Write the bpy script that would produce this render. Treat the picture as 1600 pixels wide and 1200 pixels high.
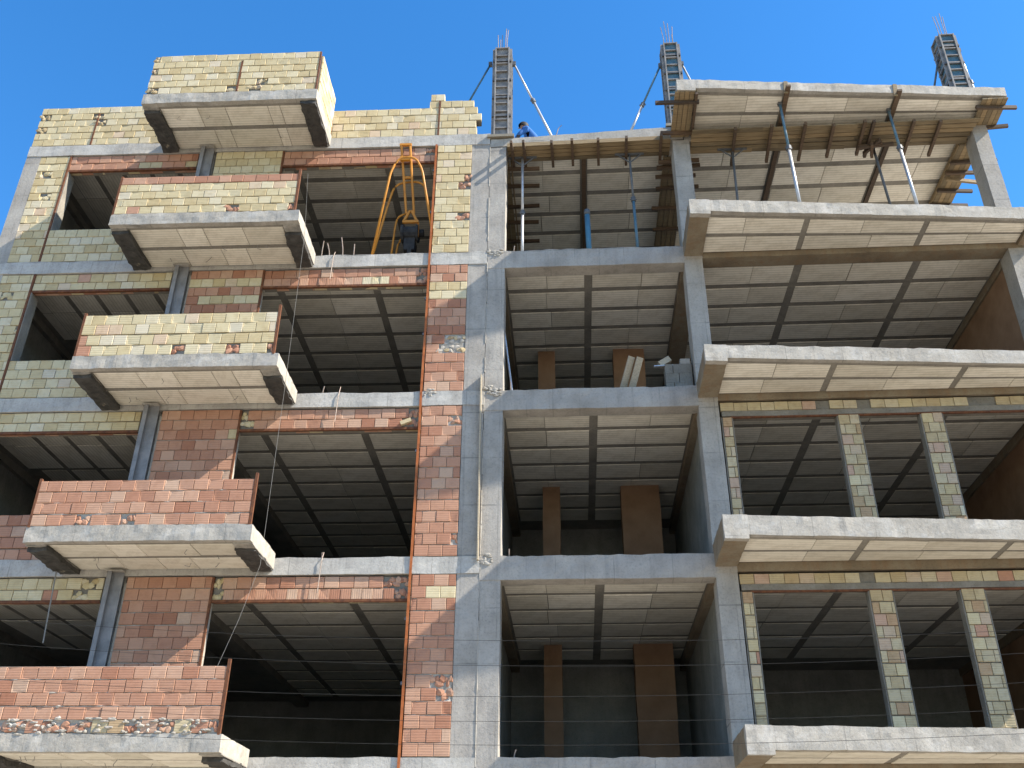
import bpy, bmesh, math, random
from math import radians as R, sin, cos, ceil, pi
from mathutils import Vector, Matrix, noise

random.seed(7)
for o in list(bpy.data.objects): bpy.data.objects.remove(o)
SC = bpy.context.scene
COL = SC.collection

# ------------------------------------------------------------------ camera
cd = bpy.data.cameras.new('camera'); cam = bpy.data.objects.new('camera', cd); COL.objects.link(cam)
cd.sensor_width = 36.0; cd.lens = 36.0 * 1518.0 / 1600.0; cd.clip_start = 0.1; cd.clip_end = 3000
_p, _r = R(29.671), R(0.479)
_fw = Vector((0, cos(_p), sin(_p))); _up = Vector((0, -sin(_p), cos(_p))); _rt = Vector((1, 0, 0))
_rt2 = _rt*cos(_r) + _up*sin(_r); _up2 = _up*cos(_r) - _rt*sin(_r)
M = Matrix((_rt2, _up2, -_fw)).transposed().to_4x4(); M.translation = Vector((0.497, -15.177, -2.302))
cam.matrix_world = M
SC.camera = cam

# ------------------------------------------------------------------ light
SUN = Vector((4.293, -1.293, 4.13)).normalized()          # direction towards the sun
sl = bpy.data.lights.new('sun', 'SUN'); sl.energy = 4.3; sl.angle = R(0.53); sl.color = (1.0, 0.92, 0.80)
so = bpy.data.objects.new('sun', sl); COL.objects.link(so)
so.rotation_euler = SUN.to_track_quat('Z', 'Y').to_euler(); so.location = SUN*60
W = bpy.data.worlds.new('World'); SC.world = W; W.use_nodes = True
wn = W.node_tree; bg = wn.nodes['Background']
sky = wn.nodes.new('ShaderNodeTexSky'); sky.sky_type = 'NISHITA'; sky.sun_disc = False
sky.sun_elevation = math.asin(SUN.z); sky.sun_rotation = math.atan2(SUN.x, SUN.y)
sky.altitude = 1200; sky.air_density = 1.0; sky.dust_density = 0.3; sky.ozone_density = 2.0
hs = wn.nodes.new('ShaderNodeHueSaturation'); hs.inputs['Saturation'].default_value = 1.32
wn.links.new(sky.outputs[0], hs.inputs['Color']); wn.links.new(hs.outputs[0], bg.inputs[0]); bg.inputs[1].default_value = 0.108
vs = SC.view_settings; vs.view_transform = 'Standard'; vs.look = 'None'; vs.exposure = 1.72; vs.gamma = 1.0; vs.use_curve_mapping = False

# ------------------------------------------------------------------ materials
def newmat(name):
    m = bpy.data.materials.new(name); m.use_nodes = True
    nt = m.node_tree; b = nt.nodes['Principled BSDF']
    return m, nt, b
def node(nt, t, **kw):
    n = nt.nodes.new(t)
    for k, v in kw.items():
        if k in n.inputs.keys() if hasattr(n.inputs, 'keys') else False: n.inputs[k].default_value = v
        else: setattr(n, k, v)
    return n
def ramp(nt, stops, interp='LINEAR'):
    r = nt.nodes.new('ShaderNodeValToRGB'); e = r.color_ramp.elements; r.color_ramp.interpolation = interp
    while len(e) < len(stops): e.new(0.5)
    for x, (p, c) in zip(e, stops):
        x.position = p; x.color = (*c, 1) if len(c) == 3 else c
    return r
def mixc(nt, a, b, f, mode='MIX'):
    n = nt.nodes.new('ShaderNodeMix'); n.data_type = 'RGBA'; n.blend_type = mode
    L = nt.links.new
    for sock, v in ((n.inputs[0], f), (n.inputs[6], a), (n.inputs[7], b)):
        if hasattr(v, 'links'): L(v, sock)
        elif isinstance(v, (int, float)): sock.default_value = v
        else: sock.default_value = (*v, 1)
    return n.outputs[2]
def tex(nt, scale, detail=6, rough=0.6, vec=None, stretch=None, out='Fac'):
    L = nt.links.new
    n = nt.nodes.new('ShaderNodeTexNoise'); n.inputs['Scale'].default_value = scale
    n.inputs['Detail'].default_value = detail; n.inputs['Roughness'].default_value = rough
    if vec is None:
        tc = nt.nodes.new('ShaderNodeTexCoord'); vec = tc.outputs['Object']
    if stretch:
        mp = nt.nodes.new('ShaderNodeMapping'); mp.inputs['Scale'].default_value = stretch
        L(vec, mp.inputs[0]); vec = mp.outputs[0]
    L(vec, n.inputs['Vector'])
    return n.outputs[out]
def bump(nt, b, h, strength=0.4, dist=0.01):
    n = nt.nodes.new('ShaderNodeBump'); n.inputs['Strength'].default_value = strength; n.inputs['Distance'].default_value = dist
    nt.links.new(h, n.inputs['Height']); nt.links.new(n.outputs[0], b.inputs['Normal'])

def concrete(name, lo, mid, hi, stain=0.35, stainc=(0.12, 0.11, 0.10), white=0.0, seams=False):
    m, nt, b = newmat(name); L = nt.links.new
    f = tex(nt, 1.6, 8, 0.65)
    c = ramp(nt, [(0.30, lo), (0.5, mid), (0.72, hi)]); L(f, c.inputs[0]); col = c.outputs[0]
    f2 = tex(nt, 2.2, 5, 0.6, stretch=(3.0, 3.0, 0.35))           # run-down streaks
    r2 = ramp(nt, [(0.50, (0, 0, 0)), (0.70, (1, 1, 1))]); L(f2, r2.inputs[0])
    ms = nt.nodes.new('ShaderNodeMath'); ms.operation = 'MULTIPLY'; ms.inputs[1].default_value = stain; L(r2.outputs[0], ms.inputs[0])
    col = mixc(nt, col, stainc, ms.outputs[0])
    f3 = tex(nt, 26, 4, 0.7); r3 = ramp(nt, [(0.30, (0.55, 0.55, 0.55)), (0.5, (1, 1, 1))]); L(f3, r3.inputs[0])
    col = mixc(nt, col, r3.outputs[0], 0.55, 'MULTIPLY')
    if seams:
        tc = nt.nodes.new('ShaderNodeTexCoord'); sx = nt.nodes.new('ShaderNodeSeparateXYZ'); L(tc.outputs['Object'], sx.inputs[0])
        wob = tex(nt, 0.8, 3, 0.5); acc = None
        for out, period, w_, k_ in (('Z', 0.88, 0.018, 0.75), ('X', 0.47, 0.013, 0.5)):
            a = nt.nodes.new('ShaderNodeMath'); a.operation = 'MULTIPLY_ADD'; a.inputs[1].default_value = 0.03; L(wob, a.inputs[0]); L(sx.outputs[out], a.inputs[2])
            md = nt.nodes.new('ShaderNodeMath'); md.operation = 'PINGPONG'; md.inputs[1].default_value = period/2; L(a.outputs[0], md.inputs[0])
            mr = nt.nodes.new('ShaderNodeMapRange'); mr.inputs[1].default_value = 0.0; mr.inputs[2].default_value = w_; mr.inputs[3].default_value = k_; mr.inputs[4].default_value = 0.0; L(md.outputs[0], mr.inputs[0])
            brk = ramp(nt, [(0.42, (0, 0, 0)), (0.58, (1, 1, 1))]); L(tex(nt, 1.9 if out == 'Z' else 1.3, 4, 0.6), brk.inputs[0])
            mm = nt.nodes.new('ShaderNodeMath'); mm.operation = 'MULTIPLY'; L(mr.outputs[0], mm.inputs[0]); L(brk.outputs[0], mm.inputs[1])
            col = mixc(nt, col, (0.085, 0.08, 0.07), mm.outputs[0])
        f5 = tex(nt, 0.9, 7, 0.7); r5 = ramp(nt, [(0.50, (0, 0, 0)), (0.66, (1, 1, 1))]); L(f5, r5.inputs[0])
        m5 = nt.nodes.new('ShaderNodeMath'); m5.operation = 'MULTIPLY'; m5.inputs[1].default_value = 0.35; L(r5.outputs[0], m5.inputs[0])
        col = mixc(nt, col, (0.30, 0.29, 0.27), m5.outputs[0])
    if white:
        f4 = tex(nt, 3.5, 8, 0.75); r4 = ramp(nt, [(0.52, (0, 0, 0)), (0.62, (1, 1, 1))]); L(f4, r4.inputs[0])
        mw = nt.nodes.new('ShaderNodeMath'); mw.operation = 'MULTIPLY'; mw.inputs[1].default_value = white; L(r4.outputs[0], mw.inputs[0])
        col = mixc(nt, col, (0.50, 0.485, 0.45), mw.outputs[0])
    L(col, b.inputs['Base Color']); b.inputs['Roughness'].default_value = 0.9
    bump(nt, b, tex(nt, 18, 8, 0.7), 0.55, 0.012)
    return m
MAT = {}
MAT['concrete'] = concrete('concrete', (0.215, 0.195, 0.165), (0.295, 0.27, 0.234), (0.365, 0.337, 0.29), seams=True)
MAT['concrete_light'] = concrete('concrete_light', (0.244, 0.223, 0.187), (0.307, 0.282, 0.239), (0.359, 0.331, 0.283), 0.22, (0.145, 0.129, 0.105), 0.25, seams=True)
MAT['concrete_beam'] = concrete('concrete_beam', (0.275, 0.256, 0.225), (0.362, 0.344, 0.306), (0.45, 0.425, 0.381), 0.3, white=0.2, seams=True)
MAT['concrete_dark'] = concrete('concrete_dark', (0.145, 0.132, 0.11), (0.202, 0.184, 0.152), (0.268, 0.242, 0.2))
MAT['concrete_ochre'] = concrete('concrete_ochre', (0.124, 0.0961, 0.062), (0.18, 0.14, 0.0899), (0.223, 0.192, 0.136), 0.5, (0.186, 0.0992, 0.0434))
MAT['block_wall'] = concrete('block_wall', (0.146, 0.146, 0.131), (0.204, 0.204, 0.182), (0.277, 0.27, 0.24))
MAT['mortar'] = concrete('mortar', (0.115, 0.10, 0.077), (0.165, 0.148, 0.118), (0.22, 0.20, 0.17), 0.3)
MAT['mortar_pale'] = concrete('mortar_pale', (0.205, 0.184, 0.151), (0.286, 0.258, 0.215), (0.382, 0.348, 0.297), 0.25, (0.171, 0.141, 0.105), 0.35)

# black coating that leaves patches of concrete bare
def coated():
    m, nt, b = newmat('black_coating'); L = nt.links.new
    f = tex(nt, 2.4, 8, 0.6); r = ramp(nt, [(0.30, (1, 1, 1)), (0.36, (0, 0, 0))]); L(f, r.inputs[0])
    g = tex(nt, 8, 6); cr = ramp(nt, [(0.3, (0.018, 0.017, 0.015)), (0.7, (0.06, 0.055, 0.048))]); L(g, cr.inputs[0])
    col = mixc(nt, cr.outputs[0], (0.22, 0.19, 0.14), r.outputs[0])
    L(col, b.inputs['Base Color']); b.inputs['Roughness'].default_value = 0.8
    bump(nt, b, tex(nt, 7, 8, 0.7), 0.9, 0.03); return m
MAT['coating'] = coated()

def block_mat():
    m, nt, b = newmat('ceiling_block'); L = nt.links.new
    oi = nt.nodes.new('ShaderNodeObjectInfo')
    c = ramp(nt, [(0.0, (0.56, 0.515, 0.425)), (0.5, (0.67, 0.62, 0.52)), (1.0, (0.74, 0.69, 0.59))]); L(oi.outputs['Random'], c.inputs[0])
    tc = nt.nodes.new('ShaderNodeTexCoord')
    w = nt.nodes.new('ShaderNodeTexWave'); w.wave_type = 'BANDS'; w.bands_direction = 'Y'; w.inputs['Scale'].default_value = 4.1
    w.inputs['Distortion'].default_value = 0.25; w.inputs['Detail'].default_value = 2; w.inputs['Detail Scale'].default_value = 0.5
    L(tc.outputs['Object'], w.inputs['Vector'])
    r = ramp(nt, [(0.0, (0.60, 0.60, 0.58)), (0.10, (0.80, 0.80, 0.78)), (0.22, (1, 1, 1)), (0.9, (1, 1, 1)), (1.0, (1.0, 1.0, 1.0))]); L(w.outputs['Fac'], r.inputs[0])
    col = mixc(nt, c.outputs[0], r.outputs[0], 0.75, 'MULTIPLY')
    f = tex(nt, 3.0, 6, 0.7); r3 = ramp(nt, [(0.35, (0.72, 0.70, 0.66)), (0.55, (1, 1, 1))]); L(f, r3.inputs[0])
    col = mixc(nt, col, r3.outputs[0], 0.7, 'MULTIPLY')
    L(col, b.inputs['Base Color']); b.inputs['Roughness'].default_value = 0.85
    bump(nt, b, w.outputs['Fac'], 0.3, 0.004); return m
MAT['block'] = block_mat()

def brick_mat(name, stops, dirt):
    m, nt, b = newmat(name); L = nt.links.new
    oi = nt.nodes.new('ShaderNodeObjectInfo')
    c = ramp(nt, stops); L(oi.outputs['Random'], c.inputs[0])
    tc = nt.nodes.new('ShaderNodeTexCoord')
    add = nt.nodes.new('ShaderNodeVectorMath'); add.operation = 'ADD'; L(tc.outputs['Object'], add.inputs[0])
    sc = nt.nodes.new('ShaderNodeVectorMath'); sc.operation = 'SCALE'; L(oi.outputs['Location'], sc.inputs[0]); sc.inputs['Scale'].default_value = 1.7
    L(sc.outputs[0], add.inputs[1]); v = add.outputs[0]
    w = nt.nodes.new('ShaderNodeTexWave'); w.wave_type = 'BANDS'; w.bands_direction = 'Z'; w.inputs['Scale'].default_value = 8.0
    w.inputs['Distortion'].default_value = 0.4; w.inputs['Detail'].default_value = 1
    L(tc.outputs['Object'], w.inputs['Vector'])
    r = ramp(nt, [(0.0, (0.62, 0.62, 0.62)), (0.16, (1, 1, 1)), (1, (1, 1, 1))]); L(w.outputs['Fac'], r.inputs[0])
    # only some bricks show their grooves
    gr = nt.nodes.new('ShaderNodeMath'); gr.operation = 'MULTIPLY'; gr.inputs[1].default_value = 37.7; L(oi.outputs['Random'], gr.inputs[0])
    fr = nt.nodes.new('ShaderNodeMath'); fr.operation = 'FRACT'; L(gr.outputs[0], fr.inputs[0])
    gt = nt.nodes.new('ShaderNodeMapRange'); L(fr.outputs[0], gt.inputs[0]); gt.inputs[1].default_value = 0.35; gt.inputs[2].default_value = 0.8; gt.inputs[4].default_value = 0.62
    col = mixc(nt, c.outputs[0], r.outputs[0], gt.outputs[0], 'MULTIPLY')
    f = tex(nt, 7, 6, 0.7, vec=v); r3 = ramp(nt, [(0.30, dirt), (0.52, (1, 1, 1))]); L(f, r3.inputs[0])
    col = mixc(nt, col, r3.outputs[0], 0.6, 'MULTIPLY')
    f4 = tex(nt, 16, 6, 0.75, vec=v); r4 = ramp(nt, [(0.60, (0, 0, 0)), (0.70, (1, 1, 1))]); L(f4, r4.inputs[0])
    ms = nt.nodes.new('ShaderNodeMath'); ms.operation = 'MULTIPLY'; ms.inputs[1].default_value = 0.25; L(r4.outputs[0], ms.inputs[0])
    col = mixc(nt, col, (0.36, 0.33, 0.28), ms.outputs[0])
    L(col, b.inputs['Base Color']); b.inputs['Roughness'].default_value = 0.88
    bump(nt, b, w.outputs['Fac'], 0.35, 0.004); return m
MAT['brick_y'] = brick_mat('yellow_brick', [(0, (0.405, 0.313, 0.162)), (0.25, (0.452, 0.367, 0.207)), (0.6, (0.486, 0.406, 0.242)), (0.85, (0.507, 0.435, 0.283)), (0.95, (0.5, 0.435, 0.312)), (1, (0.473, 0.339, 0.219))], (0.74, 0.68, 0.58))
MAT['brick_r'] = brick_mat('red_brick', [(0, (0.28, 0.118, 0.064)), (0.15, (0.33, 0.158, 0.094)), (0.6, (0.375, 0.198, 0.122)), (0.9, (0.405, 0.238, 0.155)), (1, (0.41, 0.272, 0.185))], (0.74, 0.69, 0.65))
MAT['brick_o'] = brick_mat('ochre_brick', [(0, (0.35, 0.225, 0.125)), (0.12, (0.36, 0.27, 0.145)), (0.5, (0.40, 0.32, 0.185)), (0.8, (0.43, 0.355, 0.225)), (0.93, (0.40, 0.29, 0.20)), (1, (0.40, 0.25, 0.17))], (0.6, 0.55, 0.48))

def simple(name, stops, scale=6, rough=0.8, metal=0.0, stretch=None, bs=0.3, bscale=20, detail=6):
    m, nt, b = newmat(name); L = nt.links.new
    f = tex(nt, scale, detail, 0.65, stretch=stretch); c = ramp(nt, stops); L(f, c.inputs[0])
    L(c.outputs[0], b.inputs['Base Color']); b.inputs['Roughness'].default_value = rough; b.inputs['Metallic'].default_value = metal; b.inputs['Specular IOR Level'].default_value = 0.0 if name in ('cable', 'wire') else 0.3
    if bs: bump(nt, b, tex(nt, bscale, 5, 0.6, stretch=stretch), bs, 0.005)
    return m
def wood(name, a, b_, c_):
    m, nt, b = newmat(name); L = nt.links.new
    oi = nt.nodes.new('ShaderNodeObjectInfo')
    f = tex(nt, 5, 8, 0.65, stretch=(0.6, 9, 9)); c = ramp(nt, [(0.3, a), (0.5, b_), (0.7, c_)]); L(f, c.inputs[0])
    v = ramp(nt, [(0, (0.6, 0.6, 0.6)), (0.5, (0.95, 0.93, 0.9)), (1, (1.15, 1.08, 1.0))]); L(oi.outputs['Random'], v.inputs[0])
    col = mixc(nt, c.outputs[0], v.outputs[0], 1.0, 'MULTIPLY')
    L(col, b.inputs['Base Color']); b.inputs['Roughness'].default_value = 0.8
    bump(nt, b, f, 0.5, 0.004); return m
MAT['plank'] = wood('formwork_timber', (0.124, 0.0889, 0.0481), (0.211, 0.155, 0.0831), (0.273, 0.216, 0.122))
MAT['batten'] = wood('batten_timber', (0.044, 0.0288, 0.0176), (0.08, 0.0512, 0.0296), (0.12, 0.076, 0.044))
MAT['timber_pale'] = wood('pale_timber', (0.223, 0.192, 0.136), (0.298, 0.26, 0.192), (0.36, 0.322, 0.248))
MAT['rust'] = simple('rusty_steel', [(0.3, (0.0576, 0.0224, 0.0122)), (0.55, (0.127, 0.048, 0.0204)), (0.75, (0.184, 0.0832, 0.034))], 9)
MAT['orange'] = simple('red_lead_paint', [(0.3, (0.172, 0.0495, 0.0132)), (0.5, (0.304, 0.0858, 0.0198)), (0.75, (0.363, 0.145, 0.0528))], 5, 0.6)
MAT['yellow_paint'] = simple('hoist_paint', [(0.3, (0.269, 0.109, 0.0192)), (0.42, (0.422, 0.173, 0.0192)), (0.8, (0.474, 0.207, 0.032))], 6, 0.45)
MAT['motor'] = simple('oily_steel', [(0.3, (0.015, 0.015, 0.016)), (0.7, (0.05, 0.048, 0.045))], 8, 0.95)
MAT['grey_steel'] = simple('grey_painted_steel', [(0.3, (0.133, 0.131, 0.131)), (0.55, (0.199, 0.196, 0.197)), (0.75, (0.253, 0.238, 0.229))], 5, 0.55)
MAT['galv'] = simple('galvanised_steel', [(0.3, (0.336, 0.336, 0.336)), (0.7, (0.496, 0.496, 0.496))], 9, 0.45, 0.5)
MAT['dark_steel'] = simple('dark_steel', [(0.3, (0.06, 0.065, 0.07)), (0.7, (0.13, 0.135, 0.14))], 9, 0.6)
MAT['blue_paint'] = simple('worn_blue_paint', [(0.3, (0.05, 0.09, 0.11)), (0.5, (0.07, 0.14, 0.18)), (0.72, (0.15, 0.17, 0.175))], 7, 0.6)
MAT['blue_plastic'] = simple('blue_pipe', [(0.3, (0.05, 0.13, 0.19)), (0.7, (0.07, 0.18, 0.25))], 4, 0.5)
MAT['form_steel'] = simple('form_steel', [(0.3, (0.105, 0.102, 0.0961)), (0.5, (0.186, 0.177, 0.167)), (0.75, (0.26, 0.248, 0.229))], 7, 0.7)
MAT['form_blue'] = simple('form_blue_steel', [(0.3, (0.042, 0.084, 0.105)), (0.5, (0.063, 0.133, 0.175)), (0.72, (0.175, 0.189, 0.196))], 6, 0.65)
MAT['rebar'] = simple('rebar', [(0.3, (0.17, 0.12, 0.09)), (0.7, (0.34, 0.29, 0.25))], 20, 0.6, 0.3)
MAT['plaster'] = simple('brown_plaster', [(0.3, (0.167, 0.0961, 0.0527)), (0.5, (0.211, 0.124, 0.0713)), (0.75, (0.248, 0.155, 0.093))], 2.2, 0.9)
MAT['cable'] = simple('cable', [(0.3, (0.022, 0.022, 0.022)), (0.7, (0.04, 0.04, 0.038))], 9, 0.6, bs=0)
MAT['wire'] = simple('wire', [(0.3, (0.16, 0.155, 0.145)), (0.7, (0.22, 0.215, 0.20))], 9, 0.6, bs=0)
MAT['shirt'] = simple('blue_shirt', [(0.3, (0.02, 0.085, 0.26)), (0.7, (0.035, 0.13, 0.36))], 9, 0.9)
MAT['trousers'] = simple('dark_trousers', [(0.3, (0.03, 0.03, 0.035)), (0.7, (0.06, 0.06, 0.07))], 9, 0.9)
MAT['skin'] = simple('skin', [(0.3, (0.33, 0.19, 0.12)), (0.7, (0.42, 0.25, 0.17))], 9, 0.6)
MAT['hair'] = simple('dark_hair', [(0.3, (0.008, 0.007, 0.007)), (0.7, (0.02, 0.018, 0.017))], 30, 0.7)
MAT['asphalt'] = simple('dusty_bounce_asphalt', [(0.3, (0.22, 0.20, 0.17)), (0.7, (0.29, 0.265, 0.225))], 0.6, 0.9, detail=10)  # out of view; lightened to bounce more light into the rooms
MAT['earth'] = simple('dry_earth', [(0.3, (0.22, 0.19, 0.145)), (0.7, (0.30, 0.265, 0.21))], 0.05, 0.95, detail=10)
MAT['paving'] = simple('paving', [(0.3, (0.26, 0.25, 0.23)), (0.7, (0.34, 0.33, 0.30))], 0.6, 0.9, detail=10)
MAT['ground'] = simple('dusty_bounce_ground', [(0.3, (0.42, 0.375, 0.30)), (0.5, (0.49, 0.44, 0.36)), (0.75, (0.54, 0.49, 0.41))], 0.3, 0.95, detail=10)  # out of view; tone raised to bounce sunlight up to the soffits

# ------------------------------------------------------------------ mesh helpers
class MB:
    def __init__(s): s.v = []; s.f = []; s.mi = []; s.cur = 0
    def add(s, vs, fs):
        n = len(s.v); s.v += [tuple(p) for p in vs]
        for f in fs: s.f.append(tuple(i+n for i in f)); s.mi.append(s.cur)
        return s
    def box(s, x0, x1, y0, y1, z0, z1):
        vs = [(x, y, z) for z in (z0, z1) for y in (y0, y1) for x in (x0, x1)]
        return s.add(vs, [(0, 2, 3, 1), (4, 5, 7, 6), (0, 1, 5, 4), (1, 3, 7, 5), (3, 2, 6, 7), (2, 0, 4, 6)])
    def rbox(s, x0, x1, y0, y1, z0, z1, step=0.22, amp=0.006, top=None):
        """box on a lattice whose vertices are pushed about: cast concrete is never straight"""
        n = [max(1, ceil((b-a)/step)) for a, b in ((x0, x1), (y0, y1), (z0, z1))]
        n = [min(k, 60) for k in n]
        ids = {}; vs = []; fs = []
        def vid(i, j, k):
            key = (i, j, k)
            if key not in ids:
                p = Vector((x0+(x1-x0)*i/n[0], y0+(y1-y0)*j/n[1], z0+(z1-z0)*k/n[2]))
                d = noise.noise_vector(p*1.3)*amp + noise.noise_vector(p*7.7+Vector((3, 1, 9)))*amp*0.8
                if top and k == n[2]: d.z += (0.5*noise.noise(p*2.3)+0.5*noise.noise(p*9)+0.5*noise.noise(p*21))*top
                ids[key] = len(vs); vs.append(p+d)
            return ids[key]
        for i in range(n[0]):
            for j in range(n[1]):
                fs.append((vid(i, j, 0), vid(i, j+1, 0), vid(i+1, j+1, 0), vid(i+1, j, 0)))
                fs.append((vid(i, j, n[2]), vid(i+1, j, n[2]), vid(i+1, j+1, n[2]), vid(i, j+1, n[2])))
        for i in range(n[0]):
            for k in range(n[2]):
                fs.append((vid(i, 0, k), vid(i+1, 0, k), vid(i+1, 0, k+1), vid(i, 0, k+1)))
                fs.append((vid(i, n[1], k), vid(i, n[1], k+1), vid(i+1, n[1], k+1), vid(i+1, n[1], k)))
        for j in range(n[1]):
            for k in range(n[2]):
                fs.append((vid(0, j, k), vid(0, j, k+1), vid(0, j+1, k+1), vid(0, j+1, k)))
                fs.append((vid(n[0], j, k), vid(n[0], j+1, k), vid(n[0], j+1, k+1), vid(n[0], j, k+1)))
        return s.add(vs, fs)
    def prism(s, poly, z0, z1):
        """poly: plan outline, counter-clockwise seen from above"""
        n = len(poly)
        vs = [(x, y, z0) for x, y in poly] + [(x, y, z1) for x, y in poly]
        fs = [tuple(range(n-1, -1, -1)), tuple(range(n, 2*n))] + [(i, (i+1) % n, n+(i+1) % n, n+i) for i in range(n)]
        return s.add(vs, fs)
    def tube(s, pts, r, n=8, caps=True):
        pts = [Vector(p) for p in pts]; vs = []; fs = []; m = len(pts)
        rr = r if isinstance(r, (list, tuple)) else [r]*m
        for i, p in enumerate(pts):
            t = (pts[min(i+1, m-1)]-pts[max(i-1, 0)]).normalized()
            a = Vector((0, 0, 1)) if abs(t.z) < 0.9 else Vector((1, 0, 0))
            u = t.cross(a).normalized(); w = t.cross(u)
            for k in range(n):
                th = 2*pi*k/n; vs.append(p+(u*cos(th)+w*sin(th))*rr[i])
        for i in range(m-1):
            for k in range(n):
                fs.append((i*n+k, i*n+(k+1) % n, (i+1)*n+(k+1) % n, (i+1)*n+k))
        if caps: fs += [tuple(range(n-1, -1, -1)), tuple(range((m-1)*n, m*n))]
        return s.add(vs, fs)
    def bar(s, a, b, w, h):
        """rectangular bar from a to b"""
        a, b = Vector(a), Vector(b); t = (b-a).normalized()
        q = Vector((0, 0, 1)) if abs(t.z) < 0.9 else Vector((0, 1, 0))
        u = t.cross(q).normalized()*w/2; v_ = t.cross(u).normalized()*h/2
        vs = [p+i*u+j*v_ for p in (a, b) for i, j in ((-1, -1), (1, -1), (1, 1), (-1, 1))]
        return s.add(vs, [(3, 2, 1, 0), (4, 5, 6, 7), (0, 1, 5, 4), (1, 2, 6, 5), (2, 3, 7, 6), (3, 0, 4, 7)])
    def mesh(s, name, mats, off=(0, 0, 0), smooth=False):
        me = bpy.data.meshes.new(name)
        me.from_pydata([(x-off[0], y-off[1], z-off[2]) for x, y, z in s.v], [], s.f)
        for m in (mats if isinstance(mats, (list, tuple)) else [mats]): me.materials.append(MAT[m])
        me.polygons.foreach_set('material_index', s.mi)
        if smooth: me.polygons.foreach_set('use_smooth', [True]*len(s.f))
        bm = bmesh.new(); bm.from_mesh(me); bmesh.ops.recalc_face_normals(bm, faces=bm.faces); bm.to_mesh(me); bm.free()
        me.update(); return me

YAW = {'L': R(2.905), 'R': R(3.873)}
def FM(fr): return Matrix.Rotation(-YAW[fr], 4, 'Z')
def link(name, data, parent=None, loc=None):
    o = bpy.data.objects.new(name, data); COL.objects.link(o)
    if parent: o.parent = parent
    if loc is not None: o.location = loc
    return o
class Thing:
    """an Empty at the thing's base, in the frame of the left (L) or right (R) building; x runs along the facade, y into it"""
    def __init__(s, name, label, cat, fr, org, group=None, rot=0.0):
        s.org = Vector(org); s.e = link(name, None)
        s.e.matrix_world = FM(fr) @ Matrix.Translation(s.org) @ Matrix.Rotation(rot, 4, 'Z')
        s.e.empty_display_size = 0.2
        s.e['label'] = label; s.e['category'] = cat; s.e['kind'] = 'thing'
        if group: s.e['group'] = group
    def part(s, name, mb, mats, parent=None, smooth=False, label=None, local=False, kind=None):
        o = link(name, mb.mesh(name, mats, (0, 0, 0) if (local or parent) else s.org, smooth), parent or s.e)
        if label: o['label'] = label
        if kind: o['kind'] = kind
        return o
    def piece(s, name, me, loc, parent=None, scale=None, rot=None, label=None):
        o = link(name, me, parent or s.e, loc)
        if scale: o.scale = scale
        if rot: o.rotation_euler = rot
        return o

H = 3.1; GZ = -3.9
FL = [k*H for k in range(5)]

# ------------------------------------------------------------------ ground
g = MB(); n = 48
g.add([(0, 0, GZ)]+[(900*cos(2*pi*i/n), 900*sin(2*pi*i/n), GZ) for i in range(n)], [(0, i+1, (i+1) % n+1) for i in range(n)])
go = link('ground', g.mesh('ground', 'earth')); go['kind'] = 'structure'
def sheet(name, y0, y1, z, mat, th=0.0):
    mb = MB().box(-300, 300, y0, y1, GZ-0.3, z); o = link(name, mb.mesh(name, mat)); o['kind'] = 'structure'
sheet('road', -15.6, -6.6, GZ+0.02, 'asphalt')
sheet('pavement', -6.45, 12.0, GZ+0.13, 'ground'); sheet('kerb', -6.597, -6.453, GZ+0.15, 'concrete_light')  # unseen apron, paler than the road, laid out for bounce under the balconies
sheet('pavement', -19.0, -15.75, GZ+0.13, 'paving'); sheet('kerb', -15.747, -15.603, GZ+0.15, 'concrete_light')

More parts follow.
